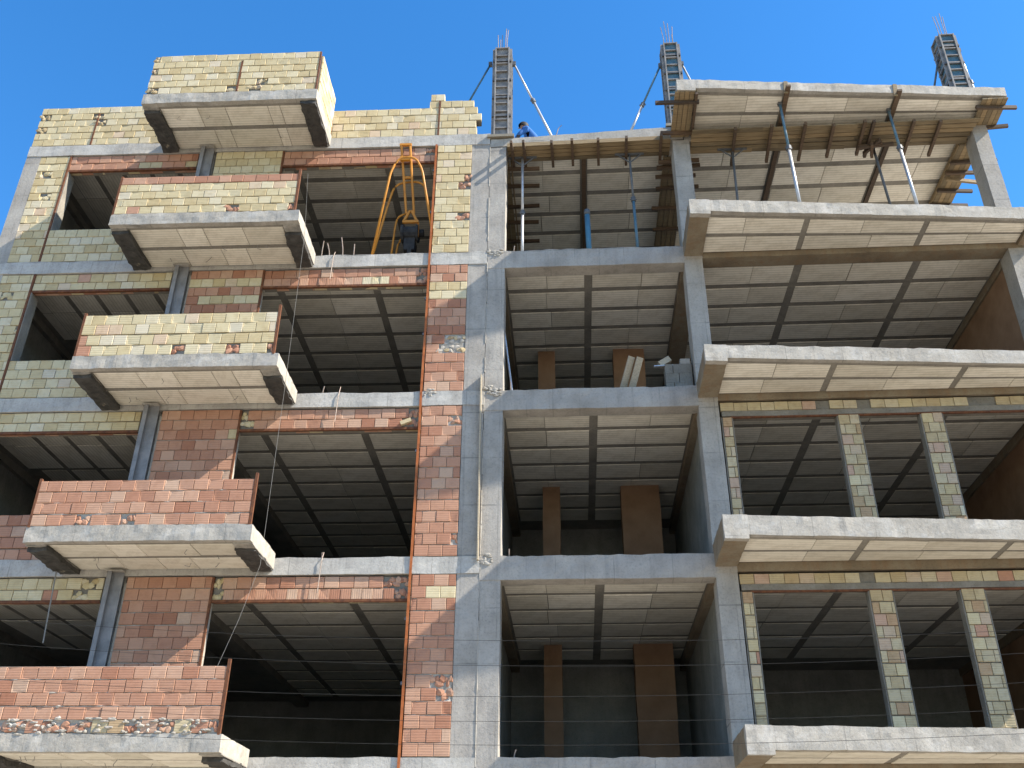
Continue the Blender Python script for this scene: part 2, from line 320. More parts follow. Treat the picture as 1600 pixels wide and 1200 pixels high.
# ------------------------------------------------------------------ ceiling blocks
def block_mesh(seed):
    rnd = random.Random(seed); mb = MB()
    a, b_, h = 0.5, 0.29, 0.05; c = 0.006
    j = [rnd.uniform(-0.004, 0.004) for _ in range(4)]
    vs = [(-a+c, -b_+c, j[0]), (a-c, -b_+c, j[1]), (a-c, b_-c, j[2]), (-a+c, b_-c, j[3]),
          (-a, -b_, c), (a, -b_, c), (a, b_, c), (-a, b_, c), (-a, -b_, h), (a, -b_, h), (a, b_, h), (-a, b_, h)]
    fs = [(3, 2, 1, 0)]
    for q in (0, 4):
        fs += [(q+i, q+(i+1) % 4, q+4+(i+1) % 4, q+4+i) for i in range(4)]
    fs.append((8, 9, 10, 11)); mb.add(vs, fs)
    return mb.mesh('ceiling_block', 'block')
BLOCKS = [block_mesh(i) for i in range(5)]
class Ceil:
    """gathers the blocks of one building's ceilings; the most visible become objects, the rest one mesh per slab"""
    def __init__(s, limit): s.c = []; s.limit = limit
    def rows(s, slab, x0, x1, y0, y1, z, pitch, ribs, rib=0.145, turn=False, pri=0.0, blen=0.9):
        xs = [x0]+[q for r_ in sorted(ribs) for q in (r_-rib/2, r_+rib/2)]+[x1]
        nr = int((y1-y0+0.02)/pitch); 
        for r in range(nr):
            yc = y0+r*pitch+(pitch-rib)/2
            for a, b_ in zip(xs[::2], xs[1::2]):
                nb = max(1, round((b_-a)/blen)); cut = [a]+[a+(b_-a)*i/nb+random.uniform(-0.18, 0.18)*(b_-a)/nb for i in range(1, nb)]+[b_]
                for c0, c1 in zip(cut, cut[1:]):
                    s.c.append((pri+r+abs((c0+c1)/2)*0.01, slab, (c0+c1)/2, yc, z+random.uniform(-0.005, 0.004), c1-c0-random.choice((0.006, 0.008, 0.016)), pitch-rib, turn))
    def build(s):
        s.c.sort(key=lambda t: t[0]); rest = {}
        for i, (p, slab, x, y, z, w, d, turn) in enumerate(s.c):
            if turn: loc, rot, sc = (y, x, z), (0, 0, pi/2), (w, d/0.58, 1)
            else: loc, rot, sc = (x, y, z), (0, 0, random.choice((0, pi))), (w, d/0.58, 1)
            if i < s.limit:
                o = link('ceiling_block', random.choice(BLOCKS), slab[0], tuple(Vector(loc)-slab[1])); o.scale = sc; o.rotation_euler = rot
            else:
                mb = rest.setdefault(slab[0].name, (MB(), slab))[0]
                X, Y = (d/2, w/2) if turn else (w/2, d/2)
                mb.box(loc[0]-X, loc[0]+X, loc[1]-Y, loc[1]+Y, z, z+0.05)
        for mb, slab in rest.values():
            o = link('ceiling_block_field', mb.mesh('ceiling_block_field', 'block', slab[1]), slab[0]); o['kind'] = 'stuff'

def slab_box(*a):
    mb = MB().box(*a); mb.mi[1] = 1; return mb           # paler top face, added to bounce light into the rooms
def slab_part(T, name, mb, mats, base):
    """a part whose own origin sits at base so that its blocks can be its children"""
    o = link(name, mb.mesh(name, mats, base), T.e, tuple(Vector(base)-T.org)); return (o, Vector(base))

# ================================================================== LEFT BUILDING
TL = Thing('unfinished_building', 'unfinished concrete block with brick infill and five stepped balconies with brick parapets', 'building', 'L', (-5, 0, GZ), 'two joined unfinished buildings')
CL = Ceil(285)
XL = -9.92
for (x0, x1, z1, y0) in ((XL, -9.6, 12.395, 0.004), (-0.375, -0.005, 12.40, 0.006)):
    TL.part('column', MB().rbox(x0, x1, y0, 0.40, GZ, z1, 0.2, 0.007), 'concrete')
TL.part('column', MB().rbox(-6.18, -5.84, 0.07, 0.42, GZ, 12.1, 0.25, 0.007), 'concrete')
for k in range(5):
    z = FL[k]
    TL.part('beam', MB().rbox(XL+0.004, -0.006, -0.008, 0.30, z-0.285, z, 0.12, 0.009, 0.022), 'concrete_beam')
for x in (XL+0.01, -5.35, -0.34):
    for k in range(1, 5):
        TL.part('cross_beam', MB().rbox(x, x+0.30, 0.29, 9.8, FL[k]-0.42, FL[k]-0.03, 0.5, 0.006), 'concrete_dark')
PL = {4: 0.70, 3: 0.725, 2: 0.76, 1: 0.90, 0: 0.9}
for k in range(5):
    z = FL[k]; s = z-0.275
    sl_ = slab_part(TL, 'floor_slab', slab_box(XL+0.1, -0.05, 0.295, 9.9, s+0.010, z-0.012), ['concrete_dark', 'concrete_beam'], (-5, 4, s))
    if k == 0: continue
    CL.rows(sl_, -5.05, -0.36, 0.36, 9.5, s, PL[k], (-2.25-0.04*(4-k), -4.25), pri=0.6*(k < 2))
    # joists run into the room behind the left windows
    for i, xx in enumerate((-9.05, -8.43, -7.81, -7.19, -6.57)):
        CL.c += [(1.5+j*1.5, sl_, 0.36+0.52+1.05*j+(0.09 if j > 1 else 0), xx+0.05, s+random.uniform(-0.004, 0.004), 1.03, 0.51, True) for j in range(4)]
    CL.c += [(1.5+j*1.5, sl_, 0.36+0.52+1.05*j+(0.09 if j > 1 else 0), -9.35-0.02, s, 1.03, 0.2, True) for j in range(2)]
for k in range(0, 5):
    z0 = FL[k-1] if k else GZ
    TL.part('inner_wall', MB().box(XL+0.05, -0.05, 9.85, 10.05, z0, FL[k]-0.02), 'block_wall')
    TL.part('inner_wall', MB().box(XL+0.02, XL+0.2, 0.4, 9.84, z0, FL[k]-0.02), 'block_wall')
    TL.part('inner_wall', MB().box(-0.14, -0.03, 0.41, 9.84, z0, FL[k]-0.02), 'block_wall')
    TL.part('inner_wall', MB().box(-6.06, -5.96, 0.43, 6.0, z0, FL[k]-0.28), 'block_wall')
# balconies
LB = {0: (0.11, -0.13), 1: (0.08, -0.18), 2: (0.06, -0.19), 3: (0.05, -0.20), 4: (0.05, -0.20)}
BV = 1.335; BALS = []
for k in range(5):
    zt, zb = FL[k]+LB[k][0], FL[k]+LB[k][1]
    x0, x1 = -6.94, -3.39
    mb = MB().rbox(x0, x1, -BV, -BV+0.11, zb, zt, 0.075, 0.012, 0.020)
    bal = slab_part(TL, 'balcony_slab', mb, 'concrete_light', (-5.2, -BV, zb))
    BALS.append(bal)
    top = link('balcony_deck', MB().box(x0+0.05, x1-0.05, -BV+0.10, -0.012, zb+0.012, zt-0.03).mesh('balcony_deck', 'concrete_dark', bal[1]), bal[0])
    side = link('side_beam', MB().rbox(x1-0.31, x1, -BV+0.105, 0.0, zb-0.02, zt-0.004, 0.10, 0.010).mesh('side_beam', 'concrete_light', bal[1]), bal[0])
    side2 = link('side_beam', MB().rbox(x0, x0+0.31, -BV+0.105, 0.0, zb-0.02, zt-0.004, 0.10, 0.010).mesh('side_beam', 'concrete', bal[1]), bal[0])
    # black bitumen-like coating hanging below the side beams
    for a, b_, drop in ((x1-0.325, x1-0.012, 0.03 if k in (4, 3, 0) else 0.0), (x0+0.012, x0+0.335, 0.035)):
        ya = -BV+0.16 if a < -5 else -BV+(0.06 if k == 4 else 0.30)
        c = MB().rbox(a, b_, ya, -0.03, zb-0.055-drop, zb-0.012, 0.06, 0.034)
        link('black_coating', c.mesh('black_coating', 'coating', bal[1]), bal[0])
    bd = (BV-0.11-0.07-0.13)/2
    for r in range(2):
        yc = -BV+0.18+bd/2+r*(bd+0.11)
        cuts = [x0+0.33, x0+0.33+random.uniform(0.7, 0.95), -5.2+random.uniform(-0.2, 0.2), -4.5+random.uniform(-0.15, 0.15), x1-0.33]
        if k in (4, 2): cuts.insert(4, -4.2+random.uniform(-0.05, 0.1))
        for c0, c1 in zip(cuts, cuts[1:]):
            CL.c.append((-5, bal, (c0+c1)/2, yc, zb+random.uniform(-0.002, 0.006), c1-c0-0.010, bd, False))
# tie wires left hanging from the soffits
for bal in BALS:
    for q in range(7):
        x, y = random.uniform(-6.4, -3.9), random.choice((-0.64, -0.64, -0.95, -0.3)); z = bal[1].z
        a = Vector((x, y, z+0.01)); b_ = a+Vector((random.uniform(-.05, .05), random.uniform(-.03, .03), -0.07)); c = b_+Vector((random.uniform(-.08, .08), random.uniform(-.05, .05), random.uniform(-.06, .03)))
        link('tie_wire', MB().tube([a, b_, c], 0.005, 5).mesh('tie_wire', 'wire', bal[1]), bal[0])
CL.build()
# grey steel columns standing in front of the concrete
for k in range(4, 0, -1):
    z0, z1 = FL[k-1]+0.02, FL[k]-0.24
    mb = MB().box(-6.10, -5.845, -0.05, -0.042, z0, z1).box(-6.06, -6.035, -0.042, 0.065, z0, z1).box(-5.90, -5.875, -0.042, 0.065, z0, z1)
    mb.box(-6.10, -6.092, -0.12, -0.051, z0, z1-0.0).box(-6.091, -6.02, -0.125, -0.117, z0, z1)
    pl = MB().box(-6.14, -5.84, -0.15, 0.04, z1+0.002, z1+0.016)
    o = TL.part('steel_column', mb, 'grey_steel'); TL.part('cap_plate', pl, 'concrete_light')

# ================================================================== RIGHT BUILDING
TR = Thing('unfinished_building', 'taller open concrete frame with bare bays, cream block soffits and long cantilever slabs', 'building', 'R', (5, 0, GZ), 'two joined unfinished buildings')
CR = Ceil(290)
XR = 10.28
def rbal(x): return 1.28+(x-3.77)*(0.70-1.28)/(10.2-3.77)
for (x0, x1, z1, y0) in ((0.005, 0.335, 12.02, 0.008), (3.775, 4.115, 12.02, 0.004), (9.80, 10.10, 12.02, 0.006)):
    TR.part('column', MB().rbox(x0, x1, y0, 0.42, GZ, z1, 0.2, 0.007), 'concrete')
DZ = {0: (0.21, -0.10), 1: (0.14, -0.17), 2: (0.06, -0.19), 3: (0.06, -0.20), 4: (0.01, -0.21)}
for k in range(5):
    z = FL[k]
    if k < 4:
        TR.part('beam', MB().rbox(0.007, 3.79, 0.0, 0.31, z-0.40, z, 0.12, 0.009, 0.024), 'concrete')
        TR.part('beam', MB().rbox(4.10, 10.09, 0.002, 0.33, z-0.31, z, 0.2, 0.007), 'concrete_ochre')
        TR.part('beam_joint', MB().rbox(3.772, 4.118, -0.006, 0.30, z-0.32, z-0.005, 0.12, 0.007), 'concrete')
    else:
        mb = MB().rbox(0.007, 4.0, 0.0, 0.31, z-0.33, z, 0.16, 0.007, 0.012)
        mb.v = [(x, y, zz-0.16*max(0, 1-x/4.0)*(1 if zz > z-0.2 else 0.2)) for x, y, zz in mb.v]
        TR.part('beam', mb, 'concrete_light')
        TR.part('beam', MB().rbox(4.02, 10.09, 0.002, 0.36, z-0.40, z, 0.2, 0.007), 'concrete')
for k in range(1, 5):
    for x0, x1 in ((0.05, 0.30), (3.74, 4.09), (9.82, 10.12)):
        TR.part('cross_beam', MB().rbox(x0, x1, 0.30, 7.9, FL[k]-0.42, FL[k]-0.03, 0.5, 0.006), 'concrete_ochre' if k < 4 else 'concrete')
PR = {4: 0.69, 3: 0.705, 2: 0.77, 1: 0.92}
for k in range(5):
    z = FL[k]; s = z-0.27
    sl_ = slab_part(TR, 'floor_slab', slab_box(0.06, 10.08, 0.30, 8.0, s+0.010, z-0.012), ['concrete_dark', 'concrete_beam'], (5, 4, s))
    if k == 0: continue
    CR.rows(sl_, 0.34, 3.72, 0.36, 6.1, s, PR[k], (1.95,), pri=0.3)
    CR.rows(sl_, 4.12, 9.80, 0.40, 6.6, s, PR[k], (6.0, 8.25), pri=0.9+(0.8 if k < 3 else 0), rib=0.145)
for k in range(0, 5):
    z0 = FL[k-1] if k else GZ; z1 = FL[k]-0.02
    TR.part('inner_wall', MB().box(0.021, 3.87, 6.2, 6.4, z0, z1), 'block_wall')
    TR.part('inner_wall', MB().box(3.85, 10.08, 6.9, 7.1, z0, z1), 'block_wall')
    if k < 4:
        TR.part('inner_wall', MB().box(0.02, 0.12, 0.43, 6.19, z0, z1), 'block_wall')
        TR.part('end_wall', MB().box(9.86, 10.06, 0.44, 6.89, z0, z1), 'plaster')
    if k in (0, 1, 2): TR.part('inner_wall', MB().box(3.86, 3.98, 0.43, 6.89, z0, z1), 'block_wall')
for k, y, xs in ((3, 3.30, ((0.85, 1.22), (2.50, 3.18))), (2, 3.70, ((0.91, 1.27), (2.54, 3.34))), (1, 4.5, ((0.88, 1.24), (2.68, 3.45)))):
    for a, b_ in xs:
        TR.part('plastered_pillar', MB().rbox(a, b_, y, y+0.4, FL[k-1], FL[k]-0.272, 0.3, 0.012), 'plaster')
# cantilever slabs
for k in range(5):
    zt, zb = FL[k]+DZ[k][0], FL[k]+DZ[k][1]
    xa, xb = 3.775, XR
    def sk(mb, y_in=0.0):                                     # shears the straight slab edge to its slight angle to the frame
        mb.v = [(x, y+(-rbal(x)+1.28)*max(0, min(1, (-y)/1.28)), z_) for x, y, z_ in mb.v]; return mb
    lip = sk(MB().rbox(xa, xb, -1.28, -1.17, zb, zt, 0.08, 0.011, 0.016))
    bal = slab_part(TR, 'cantilever_slab', lip, 'concrete_light', (7, -1.1, zb))
    link('slab_deck', sk(MB().rbox(xa+0.06, xb-0.06, -1.175, -0.012, zb+0.012, zt-0.04, 0.5, 0.0)).mesh('slab_deck', 'concrete_dark', bal[1]), bal[0])
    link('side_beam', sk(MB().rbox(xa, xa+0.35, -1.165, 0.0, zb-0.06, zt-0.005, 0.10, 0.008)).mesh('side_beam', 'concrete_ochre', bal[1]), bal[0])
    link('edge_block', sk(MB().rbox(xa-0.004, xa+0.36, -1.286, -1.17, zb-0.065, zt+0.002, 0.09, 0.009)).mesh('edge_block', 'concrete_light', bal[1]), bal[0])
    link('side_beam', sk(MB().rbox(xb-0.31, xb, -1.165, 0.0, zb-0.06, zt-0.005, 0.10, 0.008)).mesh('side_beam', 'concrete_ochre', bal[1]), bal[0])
    ribs = (5.93, 8.12); xs = [xa+0.36, ribs[0]-0.05, ribs[0]+0.05, ribs[1]-0.05, ribs[1]+0.05, xb-0.32]
    for r in range(2):
        for a, b_ in zip(xs[::2], xs[1::2]):
            nb = 2; cut = [a, (a+b_)/2+random.uniform(-0.2, 0.2), b_]
            for c0, c1 in zip(cut, cut[1:]):
                c0 += 0.005; c1 -= 0.005
                P = []
                for x, e in ((c0, 0), (c1, 0), (c1, 1), (c0, 1)):
                    d = rbal(x)-0.125; y = -rbal(x)+0.118; f0, f1 = (0.065, 0.475) if r == 0 else (0.575, 0.985)
                    P.append((x, y+d*(f0 if e == 0 else f1)))
                zz = zb+random.uniform(-0.002, 0.006)
                cx, cy = sum(p[0] for p in P)/4, sum(p[1] for p in P)/4
                mb = MB().prism([(p[0]-cx, p[1]-cy) for p in P], 0, 0.05)
                link('ceiling_block', mb.mesh('ceiling_block', 'block'), bal[0], tuple(Vector((cx, cy, zz))-bal[1]))
CR.limit = 290-12*5
CR.build()

# ================================================================== BRICKWORK
def brick_mesh(seed, mat, bl=0.235, bh=0.19):
    rnd = random.Random(seed); mb = MB(); a, h, c, d = bl/2, bh/2, 0.005, 0.10
    j = lambda s=0.002: rnd.uniform(-s, s)
    fr = [[-a+c+j(), j(0.0015), -h+c+j()], [a-c+j(), j(0.0015), -h+c+j()], [a-c+j(), j(0.0015), h-c+j()], [-a+c+j(), j(0.0015), h-c+j()]]
    if seed % 4 == 1:
        q = rnd.randrange(4); fr[q][0] *= 0.84; fr[q][2] *= 0.82; fr[q][1] += 0.010
    vs = fr+[(-a, c, -h), (a, c, -h), (a, c, h), (-a, c, h), (-a, d, -h), (a, d, -h), (a, d, h), (-a, d, h)]
    fs = [(0, 1, 2, 3)]
    for q in (0, 4): fs += [(q+i, q+4+i, q+4+(i+1) % 4, q+(i+1) % 4) for i in range(4)]
    fs.append((8, 9, 10, 11)); mb.add(vs, fs)
    return mb.mesh('brick', mat)
BR = {c: [brick_mesh(i, 'brick_'+c) for i in range(8)] for c in 'yro'}
def frag_mesh(seed, mat):
    rnd = random.Random(seed); bm = bmesh.new(); bmesh.ops.create_icosphere(bm, subdivisions=1, radius=0.5)
    for v in bm.verts: v.co = Vector((v.co.x*1.1, v.co.y*0.5, v.co.z*0.8))*rnd.uniform(0.7, 1.15)
    me = bpy.data.meshes.new('brick_fragment'); bm.to_mesh(me); bm.free(); me.materials.append(MAT[mat]); return me
FR = {c: [frag_mesh(i+50, 'brick_'+c) for i in range(4)] for c in 'yro'}
FR['m'] = [frag_mesh(i+70, 'mortar_pale' if i % 2 else 'brick_o') for i in range(4)]

def brick_wall(name, label, cat, fr, x0, z0, w, h, rows, colf, y=0.0, thick=0.12, group=None, rot=0.0, ext=None, bl=0.235,
               mortar='mortar', proud=0.009, soldier=(), start=0, sq=0.004):
    T = Thing(name, label, cat, fr, (x0, y, z0), group, rot)
    rh = h/rows
    ext = ext or {}
    mm = MB()
    # mortar bed behind and between the bricks, pushed out in lumps at the joints
    nseg = max(2, int(w/0.05)); nz = max(2, rows*5)
    if not ext:
        vs = []; fs = []
        for j in range(nz+1):
            for i in range(nseg+1):
                X, Z = w*i/nseg, h*j/nz; wp = Vector((X+x0*3.1, y*7, Z+z0*1.7))
                joint = 1 if j % 5 in (0,) else 0
                d = (0.024 if mortar == 'mortar' else 0.014)-sq*max(0, noise.noise(wp*9)+0.15)*joint*1.6-0.004*noise.noise(wp*23)
                if i in (0, nseg) or j in (0, nz): d = 0.02
                vs.append((X, d, Z))
        for j in range(nz):
            for i in range(nseg):
                a = j*(nseg+1)+i; fs.append((a, a+1, a+nseg+2, a+nseg+1))
        mm.add(vs, fs); mm.box(0.003, w-0.003, 0.021, thick, 0.0, h-0.003)
    else:
        for r in range(rows):
            e0, e1 = ext.get(r, (0, w)); mm.box(e0+0.008, e1-0.008, 0.012+0.001*(r % 2), thick-0.001*(r % 2), r*rh+0.001, (r+1)*rh-0.004)
    T.part('mortar_bed', mm, mortar, local=True)
    for r in range(rows):
        e0, e1 = ext.get(r, (0, w))
        L = 0.175 if r in soldier else bl
        x = e0; off = ((r+start) % 2)*L*0.5+random.uniform(-0.02, 0.02); first = True
        sag = random.uniform(-0.004, 0.004)
        while x < e1-0.03:
            seg = L*random.uniform(0.985, 1.015)
            if first and off > 0.03: seg = off
            first = False
            if x+seg > e1-0.045: seg = e1-x
            cx = x+seg/2; c = colf(cx, r, seg)
            zc = (r+0.5)*rh+sag+random.uniform(-0.0025, 0.0025)
            if c and c[0] == 'f':
                col = c[1]
                for q in range(4):
                    o = T.piece('brick_fragment', random.choice(FR[col]), (x+seg*(0.12+0.25*q)+random.uniform(-0.01, 0.01), 0.004+random.uniform(0, 0.012), zc+random.choice((-1, 1))*rh*0.17), None,
                                (seg*random.uniform(0.50, 0.75), 0.08, rh*random.uniform(0.55, 0.9)), (0, random.uniform(-0.5, 0.5), random.uniform(-0.4, 0.4)))
            elif c and c != '-':
                sx, sz = (seg-0.008)/0.235, (rh-0.015)/0.19
                pr = proud if len(c) == 1 else proud
                rt = (random.gauss(0, 0.004), random.gauss(0, 0.006), random.gauss(0, 0.004))
                if r in soldier:
                    sx, sz = (rh-0.015)/0.235, (seg-0.006)/0.19; rt = (0, pi/2, 0)
                T.piece('brick', random.choice(BR[c[0]]), (cx, -pr+random.uniform(-0.004, 0.004), zc), None, (sx, 0.95, sz), rt)
            x += seg
    return T
def mixcol(py, pr, pf=0.0, pm=0.0, fc='y', po=0.0):
    def f(x, r, seg):
        q = random.random()
        if q < pf: return 'f'+fc
        if q < pf+pm: return '-'
        return random.choices('yro', (py, pr, po))[0]
    return f
def angle(T, a, b, w=0.05, mat='rust', name='steel_angle'):
    """two thin legs of an angle iron running from a to b (thing-local)"""
    a, b = Vector(a), Vector(b); mb = MB()
    if abs((b-a).normalized().z) > 0.7:
        mb.bar(a, b, w, 0.006); mb.bar(a+Vector((w/2-0.003, w/2+0.004, 0)), b+Vector((w/2-0.003, w/2+0.004, 0)), 0.006, w)
    else:
        mb.bar(a, b, 0.006, w); mb.bar(a+Vector((0, w/2+0.004, -w/2+0.003)), b+Vector((0, w/2+0.004, -w/2+0.003)), w, 0.006)
    return T.part(name, mb, mat, local=True)

def soffit_bricks(T, w):
    n_ = int(w/0.235)
    for i in range(n_):
        T.piece('brick', random.choice(BR[random.choice('orry')]), ((i+0.5)*w/n_, 0.092, 0.0+random.uniform(-0.003, 0.002)), None, (w/n_/0.235-0.03, 0.3, 0.42), (pi/2, 0, 0))
FLN = {4: 'topmost', 3: 'second highest', 2: 'middle', 1: 'second lowest', 0: 'lowest'}
# --- balcony parapets
def pc_top(x, r, seg):
    if r in (0, 1) and 1.55 < x < 1.85: return 'fo' if random.random() < 0.7 else 'y'
    if r in (0, 1) and 2.1 < x < 2.45: return 'fo' if random.random() < 0.5 else 'y'
    if x < 0.16 and r in (0, 3, 5): return 'fo'
    return 'y'
x0p, wp = -6.90, 3.46
T = brick_wall('brick_parapet', 'tall pale yellow brick parapet fronting the topmost balcony, rusty bar at its middle', 'parapet', 'L', x0p, FL[4]+0.05, wp, 1.10, 6, pc_top, y=-BV+0.012, thick=0.11, group='brick parapets of the left balconies')
angle(T, (1.86, -0.014, 0.02), (1.86, -0.014, 0.88), 0.035); angle(T, (wp+0.012, -0.01, 0.0), (wp+0.012, -0.01, 1.08), 0.03)
T2 = brick_wall('brick_parapet', 'short sunlit brick parapet at the right end of the topmost balcony', 'parapet', 'L', -3.405, FL[4]+0.05, 1.20, 1.10, 6, mixcol(1, 0, 0.03, 0.0), y=-BV+0.125, thick=0.11, rot=pi/2, group='brick parapets of the left balconies')
angle(T2, (1.16, -0.012, 0.0), (1.16, -0.012, 0.5), 0.03)
def pc3(x, r, seg):
    if r == 4: return 'r'
    if r == 0 and (x > 3.2 or (2.0 < x < 2.25)): return 'fr'
    return 'y' if random.random() > 0.02 else 'r'
T = brick_wall('brick_parapet', 'yellow brick parapet capped by one course of red bricks on the second highest left balcony', 'parapet', 'L', x0p, FL[3]+0.05, wp-0.07, 0.90, 5, pc3, y=-BV+0.012, thick=0.11, group='brick parapets of the left balconies')
for xx, hh in ((-0.012, 0.92), (wp-0.05, 1.0)): angle(T, (xx, -0.01, -0.02), (xx, -0.01, hh), 0.04)
def pc2(x, r, seg):
    if r == 0 and (1.6 < x < 1.85 or 2.55 < x < 2.8 or x > 3.3): return 'fr'
    if x < 0.16 and r < 2: return 'r'
    return 'y' if random.random() > 0.015 else 'r'
T = brick_wall('brick_parapet', 'all yellow brick parapet with chipped bottom course on the middle left balcony', 'parapet', 'L', x0p, FL[2]+0.06, wp-0.06, 0.84, 4, pc2, y=-BV+0.012, thick=0.11, group='brick parapets of the left balconies')
for xx, hh in ((-0.012, 0.88), (wp-0.04, 0.98)): angle(T, (xx, -0.01, -0.02), (xx, -0.01, hh), 0.04)
def pc1(x, r, seg):
    if r == 0 and (0.75 < x < 0.9 or 1.5 < x < 1.62): return 'fr'
    return 'r'
T = brick_wall('brick_parapet', 'red brick parapet of four courses on the second lowest left balcony', 'parapet', 'L', x0p, FL[1]+0.08, wp-0.03, 0.765, 4, pc1, y=-BV+0.012, thick=0.11, group='brick parapets of the left balconies', mortar='mortar_pale', sq=0.022)
for xx, hh in ((-0.012, 0.80), (wp-0.005, 0.86)): angle(T, (xx, -0.01, -0.02), (xx, -0.01, hh), 0.04)
def pc0(x, r, seg):
    if r == 0: return 'fr' if random.random() < 0.45 else random.choice('rro')
    return 'r'
T = brick_wall('brick_parapet', 'red brick parapet with lumpy pale mortar along its foot on the lowest left balcony', 'parapet', 'L', x0p, FL[0]+0.11, wp-0.02, 0.925, 5, pc0, y=-BV+0.012, thick=0.11, group='brick parapets of the left balconies', mortar='mortar_pale', sq=0.022)
angle(T, (wp+0.0, -0.01, -0.02), (wp+0.0, -0.01, 1.02), 0.04)
# mortar squeezed out along the foot of the lowest parapet
mb = MB()
for i in range(85):
    x = random.uniform(0.05, wp-0.12); sx, sz = random.uniform(0.02, 0.075), random.uniform(0.010, 0.030); zc = random.choice((0.02, 0.03, 0.10, 0.17, 0.185))+random.gauss(0, 0.018)
    bm = bmesh.new(); bmesh.ops.create_icosphere(bm, subdivisions=2, radius=1)
    vs = []
    for v in bm.verts:
        d = 1+0.55*noise.noise(v.co*1.6+Vector((i*3.1, 0, 0))); vs.append((v.co.x*sx*d+x, v.co.y*0.022*d-0.002, v.co.z*sz*d+zc))
    mb.add(vs, [tuple(v.index for v in f.verts) for f in bm.faces]); bm.free()
o = T.part('mortar_lumps', mb, 'mortar_pale', local=True); o['kind'] = 'stuff'

# --- roof parapets of the left building
def rp(x, r, seg):
    if x < 0.25 and r in (0, 2, 4) and random.random() < 0.8: return 'fo'
    if 1.25 < x < 1.42 and r in (3, 4): return 'fo'
    return 'y'
T = brick_wall('roof_parapet', 'yellow brick roof parapet left of the topmost balcony at the building corner', 'parapet', 'L', XL+0.01, FL[4]+0.015, 3.3, 1.12, 6, rp, y=0.012, thick=0.18, group='roof parapets')
angle(T, (1.30, -0.014, 0.0), (1.30, -0.014, 0.92), 0.035)
T = brick_wall('roof_parapet', 'pale yellow roof parapet with stepped right end above the upper hoist opening', 'parapet', 'L', -3.75, FL[4]+0.012, 3.55, 1.20, 6,
               lambda x, r, seg: 'y', y=0.012, thick=0.18, group='roof parapets',
               ext={0: (0.0, 3.46), 1: (0, 3.44), 2: (0, 3.55), 3: (0, 3.46), 4: (2.42, 3.38), 5: (2.44, 2.74)})
angle(T, (2.64, -0.016, 0.0), (2.64, -0.016, 1.0), 0.035)

# --- left corner strips, windows and sills
for k in (4, 3, 2):
    kn = {4: 'topmost', 3: 'second', 2: 'third'}[k]
    z0, z1 = FL[k-1]+0.006, FL[k]-0.30
    T = brick_wall('brick_pier', f'narrow yellow brick strip between corner column and {kn} window from the top', 'wall', 'L', -9.605, z0, 0.675, z1-z0, 14, mixcol(0.97, 0.0, 0.03), y=0.012, thick=0.15, group='corner brick strips')
    angle(T, (0.66, -0.014, 0.0), (0.66, -0.014, z1-z0), 0.04)
    T.part('jamb', MB().rbox(0.68, 0.70, 0.005, 0.26, 0.82, z1-z0-0.42, 0.2, 0.004), 'concrete_dark', local=True)
SILLN = {4: 'sill wall of pale yellow bricks under the topmost left window', 3: 'sill wall of yellow bricks under the second left window from the top',
         2: 'sill wall of red bricks under the third left window from the top', 1: 'red brick sill wall under the lowest left window'}
for k in (4, 3, 2, 1):
    c = mixcol(1, 0.0) if k > 2 else mixcol(0.05, 1)
    brick_wall('sill_wall', SILLN[k], 'wall', 'L', -8.925, FL[k-1]+0.006, 2.74, 0.81, 4, c, y=0.012, thick=0.15, group='sill walls under the left windows')
def lint4(x, r, seg): return 'r' if random.random() > 0.12 else 'o'
def lint1(x, r, seg): return 'r' if (r == 0 and 1.7 < x < 1.95) else ('fy' if 2.3 < x < 2.5 else 'y')
LN = {4: ('red brick band above the topmost left window with rusty angle below', lint4), 3: ('yellow brick band of two courses above the second left window', mixcol(0.95, 0.03, 0.02)),
      2: ('yellow brick band above the third left window, under a black-stained balcony beam', mixcol(0.97, 0.03)), 1: ('yellow brick band with one red brick above the lowest left window', lint1)}
for k in (4, 3, 2, 1):
    T = brick_wall('brick_lintel', LN[k][0], 'lintel', 'L', -8.925, FL[k]-0.70, 2.74, 0.40, 2, LN[k][1], y=0.03, thick=0.16, group='brick lintels above the left windows', bl=0.25)
    angle(T, (0.0, -0.012, 0.0), (2.74, -0.012, 0.0), 0.05)
    soffit_bricks(T, 2.74)

# --- centre piers between window and wide opening
PN = {4: ('yellow brick pier beside the steel column under the topmost balcony', lambda x, r, s: 'y'),
      3: ('pier of alternating red and yellow courses under the second highest balcony', lambda x, r, s: ('r' if r % 4 in (1, 3) or r > 12 or (r % 4 == 2 and x < 0.35) else 'y')),
      2: ('orange-red brick pier under the middle balcony, behind the red parapet', mixcol(0.0, 1, 0, 0, 'r', 0.03)),
      1: ('orange-red brick pier with a lit corner under the second lowest balcony', mixcol(0.0, 1, 0, 0, 'r', 0.03))}
for k in (4, 3, 2, 1):
    z0 = FL[k-1]+0.006; hh = H-0.30
    T = brick_wall('brick_pier', PN[k][0], 'wall', 'L', -5.80, z0, 1.42, hh, 14, PN[k][1], y=0.014, thick=0.20, group='brick piers behind the left balconies', mortar='mortar' if k == 4 else 'mortar_pale')
    if k in (3, 2, 1): T.part('mortar_smear', MB().rbox(-0.035, 0.012, 0.004, 0.06, 0.1, hh-0.1, 0.09, 0.012), 'mortar_pale', local=True)
    angle(T, (1.435, -0.008, 0.0), (1.435, -0.008, hh-0.02), 0.035)

